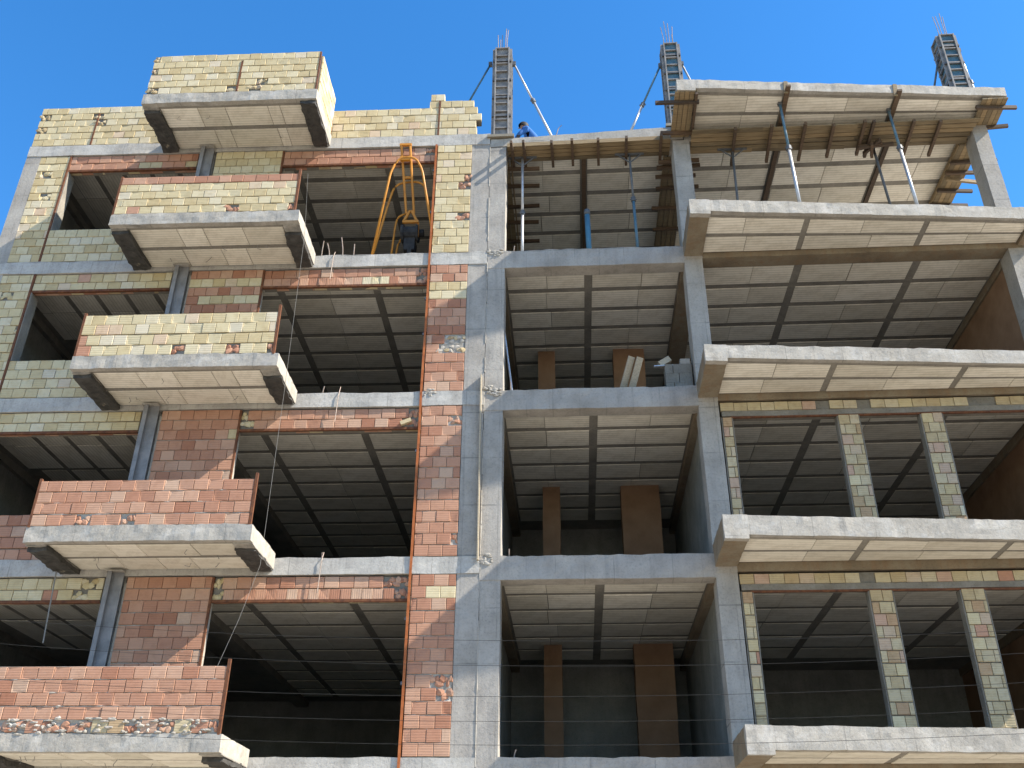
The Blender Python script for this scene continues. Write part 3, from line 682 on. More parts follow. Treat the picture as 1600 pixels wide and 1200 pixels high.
# --- lintels over the wide openings
def l_r(k):
    def f(x, r, seg):
        if x > 2.9 and random.random() < 0.6: return 'fr'
        if k == 3 and r == 0 and 1.95 < x < 2.5: return 'y'
        if x < 0.2 and k in (1, 2): return 'fy'
        return 'r'
    return f
LR = {4: 'red brick lintel band above the opening that holds the yellow hoist', 3: 'brick lintel of upright red bricks with a few yellow ones in the middle',
      2: 'red brick lintel of flat courses with a loose pale brick at its right end', 1: 'lintel of upright bright red bricks above the lowest wide opening'}
for k in (4, 3, 2, 1):
    T = brick_wall('brick_lintel', LR[k], 'lintel', 'L', -4.345, FL[k]-0.71, 3.20, 0.40, 2, l_r(k), y=0.035, thick=0.16, group='brick lintels over the wide openings', bl=0.24, soldier=(0,) if k in (3, 1) else ())
    angle(T, (0.0, -0.012, 0.0), (3.20, -0.012, 0.0), 0.045, 'rust')
    soffit_bricks(T, 3.20)
    if k == 2: T.part('loose_brick', MB().bar((2.88, -0.03, 0.07), (3.06, -0.02, 0.15), 0.08, 0.07), 'brick_o', local=True)

# --- tall brick piers beside the joint
def pr4(x, r, seg):
    if r in (9, 8) and x > 0.5: return 'fr'
    if r == 4 and x > 0.5: return 'fr'
    if (r % 2 == 0 and x < 0.1) or x > 0.68: return 'r'
    return 'y' if random.random() > 0.02 else 'r'
def pr3(x, r, seg):
    if r in (11, 10): return 'y'
    if r in (5, 4) and x > 0.27: return 'fm'
    return 'r'
def pr2(x, r, seg): return 'fr' if (r in (1, 12) and x > 0.55) else 'r'
def pr1(x, r, seg):
    if r == 12 and x > 0.22: return 'y'
    if r in (4, 5) and 0.4 < x < 0.75: return 'fr'
    return 'r'
PN2 = {4: ('pale yellow brick pier right of the yellow hoist', pr4), 3: ('red brick pier with two yellow courses and a patch of rubble', pr3),
       2: ('red brick pier left of the long timber plank', pr2), 1: ('lowest red brick pier with two yellow bricks near its head', pr1)}
for k in (4, 3, 2, 1):
    z0 = FL[k-1]+0.006; hh = H-0.297
    brick_wall('brick_pier', PN2[k][0], 'wall', 'L', -1.095, z0, 0.715, hh, 14, PN2[k][1], y=0.0, thick=0.24, group='tall brick piers beside the joint', mortar='mortar' if k == 4 else 'mortar_pale', sq=0.012)

# --- brick posts and lintels of the right building's two lower storeys
def postcol(x, r, seg): return random.choices('oyr', (0.86, 0.13, 0.01))[0]
for k, sname in ((2, 'upper'), (1, 'lower')):
    zt = FL[k]-0.33
    for x0, w, nm in ((4.16, 0.16, 'thin ochre brick post against the concrete column'), (6.13, 0.345, 'brick post second from the concrete column'), (7.53, 0.345, 'brick post third from the concrete column')):
        z0 = FL[k-1]+0.006; hh = zt-z0-0.30
        T = brick_wall('brick_post', f'{nm}, {sname} of two storeys', 'post', 'R', x0, z0, w, hh, 13, postcol, y=0.03, thick=0.18, group='brick posts between the right openings', bl=0.185 if w > 0.2 else 0.2)
        T.part('mortar_render', MB().rbox(-0.022, -0.002, 0.006, 0.17, 0, hh, 0.15, 0.006).rbox(w+0.002, w+0.020, 0.006, 0.17, 0, hh, 0.15, 0.006), 'mortar', local=True)
    T = brick_wall('brick_lintel', f'ochre brick lintel over the posts of the {sname} storey on the right', 'lintel', 'R', 4.14, zt-0.185, 5.65, 0.175, 1, lambda x, r, s: '-' if random.random() < 0.06 else random.choices('oyr', (0.93, 0.03, 0.04))[0], y=0.03, thick=0.20, group='brick lintels on the right')
    T.part('mortar_band', MB().rbox(0.02, 5.63, -0.004, 0.19, -0.10, -0.002, 0.14, 0.008), 'mortar', local=True)
    angle(T, (0.15, 0.0, -0.118), (5.6, 0.0, -0.118), 0.03)

# ================================================================== SITE THINGS
# --- long painted steel angle up the brick piers
T = Thing('steel_rail', 'long orange-painted steel angle running up the edge of the tall brick piers', 'rail', 'L', (-1.125, -0.03, -0.6))
mb = MB()
zs = [-0.6+i*0.75 for i in range(18)]
pts = [(-1.125+0.012*noise.noise(Vector((z*0.7, 3, 1))), -0.03+0.006*noise.noise(Vector((z, 7, 1))), min(z, 12.12)) for z in zs]
for a, b_ in zip(pts, pts[1:]):
    mb.bar(a, b_, 0.042, 0.006); mb.bar((a[0]-0.019, a[1]+0.03, a[2]), (b_[0]-0.019, b_[1]+0.03, b_[2]), 0.006, 0.05)
T.part('angle_bar', mb, 'orange')
for z in (1.05, 2.05, 5.0, 7.4, 8.2, 10.3, 11.4): T.part('bracket', MB().box(-1.175, -1.146, -0.02, 0.03, z, z+0.05), 'dark_steel')

# --- yellow hoist in the top opening
T = Thing('construction_hoist', 'orange-yellow tubular hoist standing in the topmost wide opening', 'hoist', 'L', (-1.85, -0.1, FL[3]))
YF = -0.02
def bend(P, r=0.14, n=5):
    """rounds the inner corners of a polyline"""
    P = [Vector(p) for p in P]; out = [P[0]]
    for a, b_, c in zip(P, P[1:], P[2:]):
        d = min(r, (a-b_).length*0.45, (c-b_).length*0.45); p = b_+(a-b_).normalized()*d; q = b_+(c-b_).normalized()*d
        for t in range(n+1): u = t/n; out.append(p*(1-u)**2+b_*2*u*(1-u)+q*u*u)
    return out+[P[-1]]
T.part('frame_tube', MB().tube(bend([(-2.32, 0.16, FL[3]+0.0), (-2.02, -0.11, 11.36), (-1.86, -0.12, 11.70), (-1.54, -0.12, 11.70), (-1.38, -0.11, 11.38), (-1.02, 0.16, FL[3])], 0.2), 0.024, 10), 'yellow_paint', smooth=True)
T.part('frame_tube', MB().tube(bend([(-2.36, 0.30, FL[3]), (-2.10, 0.27, 10.80), (-1.98, 0.25, 11.33), (-1.40, 0.25, 11.37), (-1.28, 0.26, 10.9), (-0.98, 0.34, FL[3])], 0.22), 0.024, 10), 'yellow_paint', smooth=True)
mst = MB()
mst.tube([(-1.845, -0.12, 12.03), (-1.725, 0.36, 10.60)], 0.026, 8); mst.tube([(-1.665, -0.12, 12.03), (-1.565, 0.36, 10.60)], 0.026, 8)
mst.bar((-1.88, -0.12, 12.045), (-1.63, -0.12, 12.045), 0.05, 0.05); mst.bar((-1.85, -0.10, 11.68), (-1.64, -0.10, 11.68), 0.06, 0.10); mst.bar((-1.80, 0.12, 11.36), (-1.60, 0.12, 11.36), 0.03, 0.06)
T.part('mast', mst, 'yellow_paint')
br = MB(); br.bar((-1.79, 0.36, 10.39), (-1.46, 0.36, 10.39), 0.05, 0.06); br.bar((-1.76, 0.36, 10.41), (-1.65, 0.36, 10.68), 0.05, 0.05); br.bar((-1.50, 0.36, 10.41), (-1.62, 0.36, 10.68), 0.05, 0.05)
br.bar((-1.47, 0.40, 10.39), (-1.47, 0.42, 10.05), 0.04, 0.05)
T.part('winch_bracket', br, 'yellow_paint')
mo = MB(); mo.tube([(-1.76, 0.46, 10.16), (-1.50, 0.46, 10.16)], 0.15, 14); mo.tube([(-1.81, 0.46, 10.16), (-1.76, 0.46, 10.16)], 0.19, 14); mo.tube([(-1.50, 0.46, 10.16), (-1.46, 0.46, 10.16)], 0.19, 14)
mo.box(-1.74, -1.52, 0.40, 0.70, 9.72, 10.02); mo.tube([(-1.455, 0.5, 10.2), (-1.36, 0.5, 10.2)], 0.08, 10); mo.box(-1.66, -1.58, 0.40, 0.46, 9.35, 9.72)
T.part('winch_motor', mo, 'motor')
T.part('rear_tube', MB().tube(bend([(-2.02, 0.55, FL[3]), (-1.96, 0.5, 10.4), (-1.92, 0.46, 10.6), (-1.74, 0.42, 10.66)], 0.12), 0.022, 8), 'yellow_paint', smooth=True)
T.part('rear_tube', MB().tube(bend([(-1.96, 0.65, FL[3]), (-1.90, 0.6, 10.0), (-1.78, 0.56, 10.2)], 0.1), 0.022, 8), 'yellow_paint', smooth=True)
T.part('foot_plate', MB().box(-1.9, -1.35, 0.36, 0.95, FL[3]+0.002, FL[3]+0.05), 'orange')

# --- roof column forms with starter bars
def column_form(x0, x1, z0, z1, y0, bars, mat, label):
    T = Thing('column_form', label, 'formwork', 'R', ((x0+x1)/2, y0+0.17, z0), 'column forms on the roof')
    y1 = y0+(x1-x0); nr = 11
    def panel(ax, fixed, a, b_, out):
        mb = MB()
        def bx(p0, p1, d0, d1, za, zb):
            d0, d1 = sorted((fixed+out*d0, fixed+out*d1))
            if ax == 'y': mb.box(p0, p1, d0, d1, za, zb)
            else: mb.box(d0, d1, p0, p1, za, zb)
        mb.cur = 1; bx(a, b_, -0.012, 0.0, z0, z1); mb.cur = 0
        for p in (a, b_-0.03): bx(p, p+0.03, 0.001, 0.055, z0, z1)
        for i in range(nr+1):
            zz = z0+(z1-z0-0.025)*i/nr; bx(a+0.031, b_-0.031, 0.001, 0.048, zz, zz+0.024)
        return T.part('steel_panel', mb, ['form_steel', mat])
    panel('y', y0, x0, x1, -1); panel('y', y1, x0, x1, 1); panel('x', x0-0.002, y0+0.004, y1-0.004, -1); panel('x', x1+0.002, y0+0.004, y1-0.004, 1)
    T.part('concrete_core', MB().box(x0+0.015, x1-0.015, y0+0.015, y1-0.015, z0, z1-0.05), 'concrete_dark')
    for i, zz in enumerate((0.22, 0.42, 0.62, 0.84)):
        z = z0+(z1-z0)*zz; mb = MB(); e = 0.045
        mb.box(x0-e, x1+e, y0-e, y0-e+0.03, z, z+0.05).box(x0-e, x1+e, y1+e-0.03, y1+e, z+0.001, z+0.051).box(x0-e-0.001, x0-e+0.03, y0-e+0.031, y1+e-0.031, z, z+0.05).box(x1+e-0.03, x1+e+0.001, y0-e+0.031, y1+e-0.031, z, z+0.05)
        T.part('clamp', mb, 'dark_steel')
    T.part('sole_board', MB().box(x0-0.12, x1+0.12, y0-0.12, y1+0.12, z0-0.07, z0-0.005), 'timber_pale')
    for (bx_, by_, hh, lean) in bars:
        T.part('rebar', MB().tube([(bx_, by_, z1-0.3), (bx_+lean*0.3, by_, z1+hh*0.5), (bx_+lean, by_, z1+hh)], 0.009, 5), 'rebar')
column_form(0.06, 0.38, 12.34, 15.02, 0.06, [(0.12, 0.10, 0.5, -0.01), (0.20, 0.12, 0.52, 0.01), (0.28, 0.10, 0.70, 0.02), (0.31, 0.12, 0.68, 0.03), (0.15, 0.32, 0.6, 0), (0.3, 0.32, 0.6, 0)], 'form_steel', 'grey steel column form with ladder-like ribs left of the crouching worker')
column_form(3.79, 4.10, 12.49, 14.98, 0.10, [(3.83, 0.14, 0.6, -0.05), (3.90, 0.15, 0.80, -0.04), (3.95, 0.14, 0.72, -0.01), (4.02, 0.15, 0.62, 0.02), (4.05, 0.36, 0.6, 0.0)], 'form_blue', 'bluish column form leaning on props at the left corner of the roof slab')
column_form(9.74, 10.06, 12.49, 14.86, 0.10, [(9.80, 0.14, 0.65, -0.03), (9.86, 0.14, 0.66, -0.03), (9.93, 0.14, 0.75, 0.0), (9.97, 0.16, 0.66, 0.02)], 'form_blue', 'dark bluish column form at the right end of the roof slab')

# --- diagonal push-pull props
def prop(label, fr, a, b_, mats=('dark_steel', 'galv'), split=0.55, r=(0.028, 0.022), group='diagonal props bracing the column forms', name='diagonal_prop', cat='prop', head=None):
    a, b_ = Vector(a), Vector(b_); low = b_ if b_.z < a.z else a; hi = a if low is b_ else b_
    T = Thing(name, label, cat, fr, tuple(low), group)
    m = hi.lerp(low, split)
    T.part('outer_tube', MB().tube([low, m], r[0], 10), mats[1], smooth=True); T.part('inner_tube', MB().tube([m, hi], r[1], 10), mats[0], smooth=True)
    d = (hi-low).normalized()
    T.part('collar', MB().tube([m-d*0.05, m+d*0.05], r[0]*1.7, 10).bar(m+Vector((-0.07, 0, 0)), m+Vector((0.07, 0, 0)), 0.014, 0.014), 'dark_steel')
    T.part('base_plate', MB().box(low.x-0.06, low.x+0.06, low.y-0.06, low.y+0.06, low.z-0.004, low.z+0.006), 'dark_steel')
    if head == 'fork':
        mb = MB()
        for s in (-1, 1): mb.bar(hi+Vector((s*0.24, 0, 0.02)), hi+Vector((0, 0, -0.20)), 0.022, 0.022)
        mb.bar(hi+Vector((-0.30, 0, 0.03)), hi+Vector((0.30, 0, 0.03)), 0.05, 0.03); T.part('fork_head', mb, 'dark_steel')
    else:
        T.part('head_bracket', MB().box(hi.x-0.04, hi.x+0.04, hi.y-0.04, hi.y+0.04, hi.z-0.05, hi.z+0.05), 'dark_steel')
    return T
prop('dark prop sloping down to the left of the first roof column form', 'R', (-0.06, 0.22, 14.72), (-1.12, 0.5, 12.46), ('blue_paint', 'dark_steel'))
prop('grey prop sloping down to the right of the first roof column form', 'R', (0.47, 0.22, 14.70), (1.40, 0.55, 12.46), ('galv', 'galv'), 0.45)
prop('blue and silver prop standing on the slab edge left of the second form', 'R', (3.70, 0.2, 14.42), (2.92, 0.22, 12.44), ('blue_paint', 'galv'), 0.58)
prop('prop sloping right from the second form behind the top slab edge', 'R', (4.18, 0.25, 14.5), (5.0, 0.7, 12.43), ('galv', 'galv'))
prop('dark thin prop left of the form at the right roof end', 'R', (9.68, 0.25, 14.3), (9.2, 0.7, 12.43), ('dark_steel', 'dark_steel'))
prop('pale prop right of the form at the right roof end', 'R', (10.14, 0.22, 14.5), (10.18, 0.1, 12.43), ('galv', 'galv'), 0.5)

# --- upright props holding the roof formwork
SP = 'upright props under the roof formwork'
prop('bright silver upright prop at the left of the top middle bay', 'R', (0.66, 0.30, 11.95), (0.66, 0.30, FL[3]), ('galv', 'galv'), 0.55, (0.03, 0.028), SP, 'upright_prop', 'prop', 'fork')
prop('upright prop with blue lower half at the right of the top middle bay', 'R', (2.90, 0.32, 11.95), (2.94, 0.32, FL[3]), ('dark_steel', 'blue_paint'), 0.45, (0.03, 0.024), SP, 'upright_prop', 'prop', 'fork')
prop('dark upright prop nearest the second column in the top right bay', 'R', (5.02, 0.25, 11.92), (4.96, 0.3, FL[3]+0.0), ('dark_steel', 'dark_steel'), 0.75, (0.03, 0.024), SP, 'upright_prop', 'prop', 'fork')
prop('leaning silver prop standing on the slab edge left of centre', 'R', (5.85, -0.75, 12.18), (5.84, -0.92, FL[3]+0.07), ('blue_paint', 'galv'), 0.45, (0.032, 0.026), SP, 'upright_prop')
prop('leaning silver prop standing on the slab edge right of centre', 'R', (8.05, -0.45, 12.18), (8.02, -0.72, FL[3]+0.07), ('blue_paint', 'galv'), 0.40, (0.032, 0.026), SP, 'upright_prop')
prop('dark slanting prop under the tangle of battens', 'R', (7.93, 0.4, 12.0), (8.10, 0.5, FL[3]+0.0), ('dark_steel', 'blue_paint'), 0.6, (0.03, 0.026), SP, 'upright_prop')

# --- roof formwork: boards and battens
def planks(T, items):
    for a, b_, w, h in items: T.part('plank', MB().bar(a, b_, w, h), 'plank')
def battens(T, items, w=0.055, h=0.075, mat='batten'):
    for a, b_ in items: T.part('batten', MB().bar(a, b_, w, h), mat)
G = 'timber formwork under the new roof slab'
ZB = 12.055
T = Thing('beam_formwork', 'boards and dark battens under the roof beam of the middle bay', 'formwork', 'R', (2, 0.1, ZB), G)
def zb(x): return 12.015+0.045*x/3.8
planks(T, [((0.36, -0.020+0*i, zb(0.4)+0.02), (3.72, -0.020, zb(3.7)+0.02), 0.022, 0.10) for i in range(1)])
planks(T, [((0.36+random.uniform(0, .05), 0.05+0.118*i, zb(0.4)-0.015+random.uniform(-.012, .008)), (3.74, 0.05+0.118*i+random.uniform(-.01, .01), zb(3.7)-0.015+random.uniform(-.012, .008)), 0.098, 0.025) for i in range(4)])
battens(T, [((x, -0.20+random.uniform(-.03, .03), zb(x)-0.075), (x+0.02, 0.57+random.uniform(-.05, .05), zb(x)-0.085)) for x in (0.45, 0.70, 1.28, 1.70, 2.24, 2.82, 3.53)])
T = Thing('beam_formwork', 'boards and battens under the left cross beam of the top middle bay', 'formwork', 'R', (0.4, 2, 11.9), G)
planks(T, [((0.10+0.11*i, 0.4, 11.945), (0.10+0.11*i, 5.8, 11.945), 0.10, 0.025) for i in range(3)]); planks(T, [((0.415, 0.45, 12.0), (0.415, 5.8, 12.0), 0.025, 0.11)])
battens(T, [((0.12, y, 11.885), (0.96+random.uniform(-.06, .06), y+random.uniform(-.03, .03), 11.885)) for y in (0.53, 1.07, 1.77, 2.3, 3.0, 3.7)])
T = Thing('beam_formwork', 'boards and battens under the cross beam by the second column', 'formwork', 'R', (3.9, 2, 11.9), G)
planks(T, [((3.70+0.11*i, 0.42, 11.945), (3.70+0.11*i, 5.8, 11.945), 0.10, 0.025) for i in range(4)]); planks(T, [((3.64, 0.45, 12.0), (3.64, 5.8, 12.0), 0.025, 0.11)])
battens(T, [((3.48+random.uniform(-.06, .06), y, 11.885), (4.36+random.uniform(-.05, .08), y+random.uniform(-.04, .04), 11.885)) for y in (0.5, 0.66, 0.95, 1.33, 1.98, 2.74, 3.5)])
T = Thing('beam_formwork', 'wide band of rough boards under the roof beam of the right bay', 'formwork', 'R', (7, 0.1, 11.9), G)
for i, yy in enumerate((-0.27, -0.15, -0.03, 0.09, 0.21, 0.32)):
    xs_ = [4.15, 5.6+random.uniform(-.4, .4), 7.4+random.uniform(-.4, .4), 9.75]
    for a, b_ in zip(xs_, xs_[1:]):
        planks(T, [((a, yy+random.uniform(-.012, .012), 11.97+random.uniform(-.01, .012)), (b_+random.uniform(-.02, .12), yy+random.uniform(-.012, .012), 11.965+random.uniform(-.016, .016)), 0.100, 0.024)])
battens(T, [((x, -0.42+random.uniform(-.05, .05), 11.905), (x+0.05, 0.60+random.uniform(-.1, .1), 11.90)) for x in (5.0, 5.72, 6.38, 6.95, 7.55, 7.73, 8.52, 9.05)])
battens(T, [((7.60, 0.28, 11.86), (8.02, 0.12, 11.85)), ((7.72, 0.42, 11.84), (7.95, 0.02, 11.84)), ((7.55, 0.20, 11.82), (8.25, 0.16, 11.84)), ((7.80, 0.1, 11.8), (7.9, 0.5, 11.82))])
T = Thing('beam_formwork', 'boards under the left side beam of the top cantilever slab', 'formwork', 'R', (3.95, -0.6, 12.1), G)
planks(T, [((3.78+0.098*i, -1.24, 12.112), (3.78+0.098*i, 0.0, 12.112), 0.088, 0.024) for i in range(4)]); planks(T, [((4.17, -1.2, 12.14), (4.17, 0.0, 12.14), 0.026, 0.09)])
battens(T, [((3.36, -1.02, 12.06), (4.22, -1.0, 12.06)), ((3.52, -0.18, 12.06), (4.38, -0.14, 12.06))]); battens(T, [((4.155, -1.22, 12.075), (4.165, -0.2, 12.075))], 0.05, 0.05)
T = Thing('beam_formwork', 'orange-brown boards under the right side beam of the top cantilever slab', 'formwork', 'R', (10.1, -0.4, 12.1), G)
planks(T, [((9.83+0.10*i, -0.72, 12.112), (9.86+0.10*i, 0.02, 12.112), 0.092, 0.024) for i in range(5)])
battens(T, [((9.70, -0.55, 12.055), (10.50, -0.50, 12.055)), ((9.78, 0.06, 12.055), (10.52, 0.0, 12.055))])
T = Thing('beam_formwork', 'sloping boards under the end beam at the right edge of the roof', 'formwork', 'R', (10, 1.5, 11.9), G)
planks(T, [((9.72+0.105*i, 0.36, 11.945), (9.74+0.105*i, 5.8, 11.945), 0.098, 0.025) for i in range(4)]); planks(T, [((9.66, 0.4, 12.0), (9.68, 5.8, 12.0), 0.025, 0.11)])
battens(T, [((9.62, y, 11.885), (10.48+random.uniform(-.1, .1), y+random.uniform(-.08, .12), 11.885)) for y in (0.85, 1.16, 1.72, 2.2, 2.9)])
battens(T, [((9.66, 1.30, 11.84), (10.60, 1.50, 11.85))], mat='plank')
T = Thing('rib_formwork', 'timber joists running under the roof ribs of the right bay', 'formwork', 'R', (7, 1, 12.1), G)
for x, y0, y1 in ((5.93, -1.24, 0.0), (5.99, 0.42, 5.5), (8.12, -1.0, 0.0), (8.25, 0.42, 5.5)):
    T.part('joist', MB().bar((x, y0, 12.10 if y0 > 0 else 12.155), (x+0.03, y1, 12.10 if y0 > 0 else 12.155), 0.09, 0.05), 'batten')
for x, yy in ((5.90, 1.31), (8.06, 1.10)): T.part('upstand', MB().bar((x, -rbal(x)-0.012, 12.10), (x+0.03, -rbal(x)-0.012, 12.41), 0.075, 0.02), 'plank')
T = Thing('rib_formwork', 'single timber joist under the roof rib of the middle bay', 'formwork', 'R', (1.95, 1, 12.1), G)
T.part('joist', MB().bar((1.95, 0.42, 12.095), (1.98, 5.8, 12.095), 0.09, 0.05), 'batten')

# --- loose pieces
T = Thing('timber_plank', 'long pale timber plank standing upright against the twin columns', 'plank', 'R', (-0.05, -0.05, 3.0))
T.part('board', MB().bar((-0.035, -0.040, 3.02), (-0.055, -0.045, 6.50), 0.022, 0.095), 'timber_pale')
T = Thing('plastic_pipe', 'bright blue plastic pipe standing in the top middle bay', 'pipe', 'R', (1.98, 0.5, FL[3]))
T.part('pipe', MB().tube([(1.99, 0.5, FL[3]), (1.975, 0.5, 10.55)], 0.055, 12), 'blue_plastic', smooth=True)
T.part('socket', MB().tube([(1.975, 0.5, 10.54), (1.974, 0.5, 10.66)], 0.064, 12), 'dark_steel', smooth=True)
T = Thing('leaning_boards', 'two pale boards nailed together leaning out over the beam edge', 'boards', 'R', (2.55, 0.1, FL[2]))
T.part('board', MB().bar((2.46, 0.25, FL[2]+0.01), (2.66, -0.02, FL[2]+0.62), 0.13, 0.03), 'timber_pale'); T.part('board', MB().bar((2.62, 0.25, FL[2]+0.01), (2.81, -0.02, FL[2]+0.60), 0.13, 0.03), 'timber_pale')
T = Thing('block_stack', 'low pile of grey blocks beside the second column', 'blocks', 'R', (3.5, 0.4, FL[2]))
for i in range(3):
    for x0, x1 in (((3.26, 3.50), (3.51, 3.74)) if i % 2 else ((3.26, 3.40), (3.41, 3.74))):
        T.part('block', MB().rbox(x0, x1, 0.20, 0.45, FL[2]+0.19*i+0.003, FL[2]+0.19*(i+1), 0.1, 0.006), 'mortar')
T.part('block', MB().rbox(3.54, 3.72, 0.20, 0.45, FL[2]+0.573, FL[2]+0.68, 0.1, 0.006), 'mortar_pale')
T = Thing('loose_brick', 'tilted pale brick balanced on the left end of the grey block pile', 'brick', 'R', (3.3, 0.3, FL[2]+0.58))
T.part('brick_body', MB().bar((3.18, 0.28, FL[2]+0.60), (3.37, 0.28, FL[2]+0.72), 0.11, 0.11), 'timber_pale')
T = Thing('mason_level', 'thin dark metal bar jutting left from the grey block pile', 'bar', 'R', (3.2, 0.25, FL[2]+0.57))
T.part('bar', MB().bar((3.07, 0.24, FL[2]+0.555), (3.50, 0.26, FL[2]+0.582), 0.05, 0.018), 'galv')
T = Thing('leaning_rod', 'thin grey rod leaning inside the bay behind the first column', 'rod', 'R', (0.48, 0.4, FL[2]))
T.part('rod', MB().tube([(0.50, 0.40, FL[2]), (0.30, 0.44, 7.85)], 0.020, 8), 'galv')
# short starter bars left in the beam tops
bars = [('L', -3.30, 0.10, 3, 0.42, 0.02, 'upright thin bar right beside the end of the second highest balcony'), ('L', -3.12, 0.1, 3, 0.36, -0.08, 'short tilted bar second from the second highest balcony'),
        ('L', -2.86, 0.1, 3, 0.50, -0.07, 'longest tilted bar on the beam left of the hoist'), ('L', -2.66, 0.12, 3, 0.34, 0.0, 'upright bar nearest the left foot of the hoist'),
        ('L', -2.94, 0.05, 2, 0.16, 0.03, 'stub of bar on the beam right of the middle balcony'), ('L', -2.62, 0.05, 1, 0.10, 0.0, 'tiny stub of bar on the beam right of the second lowest balcony'),
        ('R', 0.50, 0.1, 3, 0.18, 0.02, 'short pale bar at the foot of the bright silver prop'), ('R', 0.47, 0.08, 2, 0.20, 0.0, 'short bar beside the leaning grey rod'),
        ('R', 0.47, 0.08, 1, 0.14, 0.0, 'short bar beside the twin columns on the second lowest beam of the middle bay'), ('R', 0.56, 0.1, 0, 0.12, 0.04, 'bent stub of bar on the lowest beam of the middle bay'),
        ('R', 1.38, 0.02, 4, 0.16, 0.12, 'slanting stub of bar on the roof beam right of the worker')]
for fr, x, y, k, h_, ln, lab in bars:
    T = Thing('starter_bar', lab, 'bar', fr, (x, y, FL[k]), 'steel bars sticking up from the beams')
    T.part('bar', MB().tube([(x, y, FL[k]-0.1), (x+ln*0.4, y-0.02, FL[k]+h_*0.5), (x+ln, y-0.03, FL[k]+h_)], 0.010, 5), 'rebar')
for x, k, zz in ((-3.02, 3, 0.10), (-2.62, 2, 0.14), (-2.60, 1, 0.10)):
    T = Thing('hanging_wire', ["", "thin wire over the beam face right of the second lowest balcony", "thin wire over the beam face right of the middle balcony", "thin wire over the beam face below the hoist opening"][k], 'wire', 'L', (x, -0.02, FL[k]-0.65), 'wires over the beam faces')
    T.part('strand', MB().tube([(x+0.01, 0.02, FL[k]+zz), (x, -0.03, FL[k]-0.05), (x-0.015, -0.035, FL[k]-0.6)], 0.007, 5), 'rebar')

# --- rough spills where the pours meet at the twin columns
for lab, fr, cx, cz, w_, h_, nn in (('lumpy white cement spill on the column joint below the grey steel pipe level', 'R', 0.14, FL[3]-0.02, 0.13, 0.05, 60), ('lumpy white cement spill beside the head of the timber plank', 'R', 0.17, FL[2]-0.03, 0.14, 0.05, 70), ('crumbly grey cement spill on the second lowest column joint', 'R', 0.05, FL[1]-0.05, 0.16, 0.06, 50), ('small white cement spill at the foot of the red pier above the plank', 'L', -0.98, FL[2]-0.03, 0.10, 0.035, 45)):
    T = Thing('cement_spill', lab, 'cement', fr, (cx, 0.0, cz), 'cement spills on the column joints'); mb = MB()
    for i in range(nn//3):
        bm = bmesh.new(); bmesh.ops.create_icosphere(bm, subdivisions=2, radius=1); ox, oz = random.gauss(0, w_*0.55), random.gauss(0, h_*0.8); sx, sz = random.uniform(0.02, 0.06), random.uniform(0.010, 0.03)
        mb.add([(cx+max(-w_, min(w_, ox))+v.co.x*sx*(1+0.6*noise.noise(v.co*1.7+Vector((i*2.3, cz, 0)))), -0.006+v.co.y*0.016, cz+oz+v.co.z*sz*(1+0.6*noise.noise(v.co*1.7+Vector((0, i*1.9, cz))))) for v in bm.verts], [tuple(v.index for v in f.verts) for f in bm.faces]); bm.free()
    T.part('lumps', mb, 'concrete_light', kind='stuff')

# --- cement pressed into the joint between the twin columns
T = Thing('joint_cement', 'thin ragged pale cement line running down the joint between the twin columns', 'cement', 'R', (0, 0, GZ)); mb = MB()
zz = -1.0
while zz < 12.0:
    ln = random.uniform(0.25, 0.9); n_ = max(3, int(ln/0.06))
    mb.tube([(0.004*noise.noise(Vector((0, 0, zz*3+q*0.4))), 0.004, zz+ln*q/n_) for q in range(n_+1)], [max(0.003, 0.008+0.010*noise.noise(Vector((5, zz, q*0.9)))) for q in range(n_+1)], 6); zz += ln+random.choice((0.0, 0.05, 0.3))
T.part('cement_line', mb, 'concrete_light')

# --- plumb lines and cables
T = Thing('plumb_line', 'long thin wire hanging from the second highest balcony down past the lower ones', 'wire', 'L', (-3.4, -0.9, 1.0))
T.part('strand', MB().tube([(-3.36, -1.25, 10.3), (-3.37, -0.9, 9.15), (-3.385, -0.75, 5.8), (-3.40, -0.68, 2.75)], 0.003, 5), 'wire')
T.part('strand', MB().tube([(-3.40, -0.68, 2.75), (-3.6, -0.7, 1.9), (-3.84, -0.72, 1.1)], 0.003, 5), 'wire')
T = Thing('hanging_rod', 'grey rod hanging in front of the lowest left window', 'rod', 'L', (-6.8, -0.3, 1.6))
T.part('rod', MB().tube([(-6.86, -0.3, 2.80), (-6.79, -0.3, 1.64)], 0.011, 6), 'wire')
for i, (zl, zm, zr) in enumerate(((1.16, 0.92, 0.99), (0.85, 0.61, 0.71), (0.42, 0.24, 0.37), (0.12, -0.05, 0.07), (-0.16, -0.32, -0.20))):
    T = Thing('power_cable', ['topmost', 'second from the top', 'middle', 'second from the bottom', 'lowest'][i]+' of five thin cables strung across the front', 'cable', 'R', (0, -3, zm), 'cables strung across the front')
    q = []
    for j in range(41):
        x = -22+44*j/40
        # parabola through the three measured heights
        def lag(x, P=((-4.7, zl), (0.65, zm), (6.9, zr))):
            s_ = 0
            for a, (xa, za) in enumerate(P):
                t = za
                for b_, (xb, _) in enumerate(P):
                    if a != b_: t *= (x-xb)/(xa-xb)
                s_ += t
            return s_
        q.append((x, -3, lag(max(-12, min(12, x)))+abs(max(0, abs(x)-12))*0.03))
    T.part('strand', MB().tube(q, 0.0026, 5), 'cable')

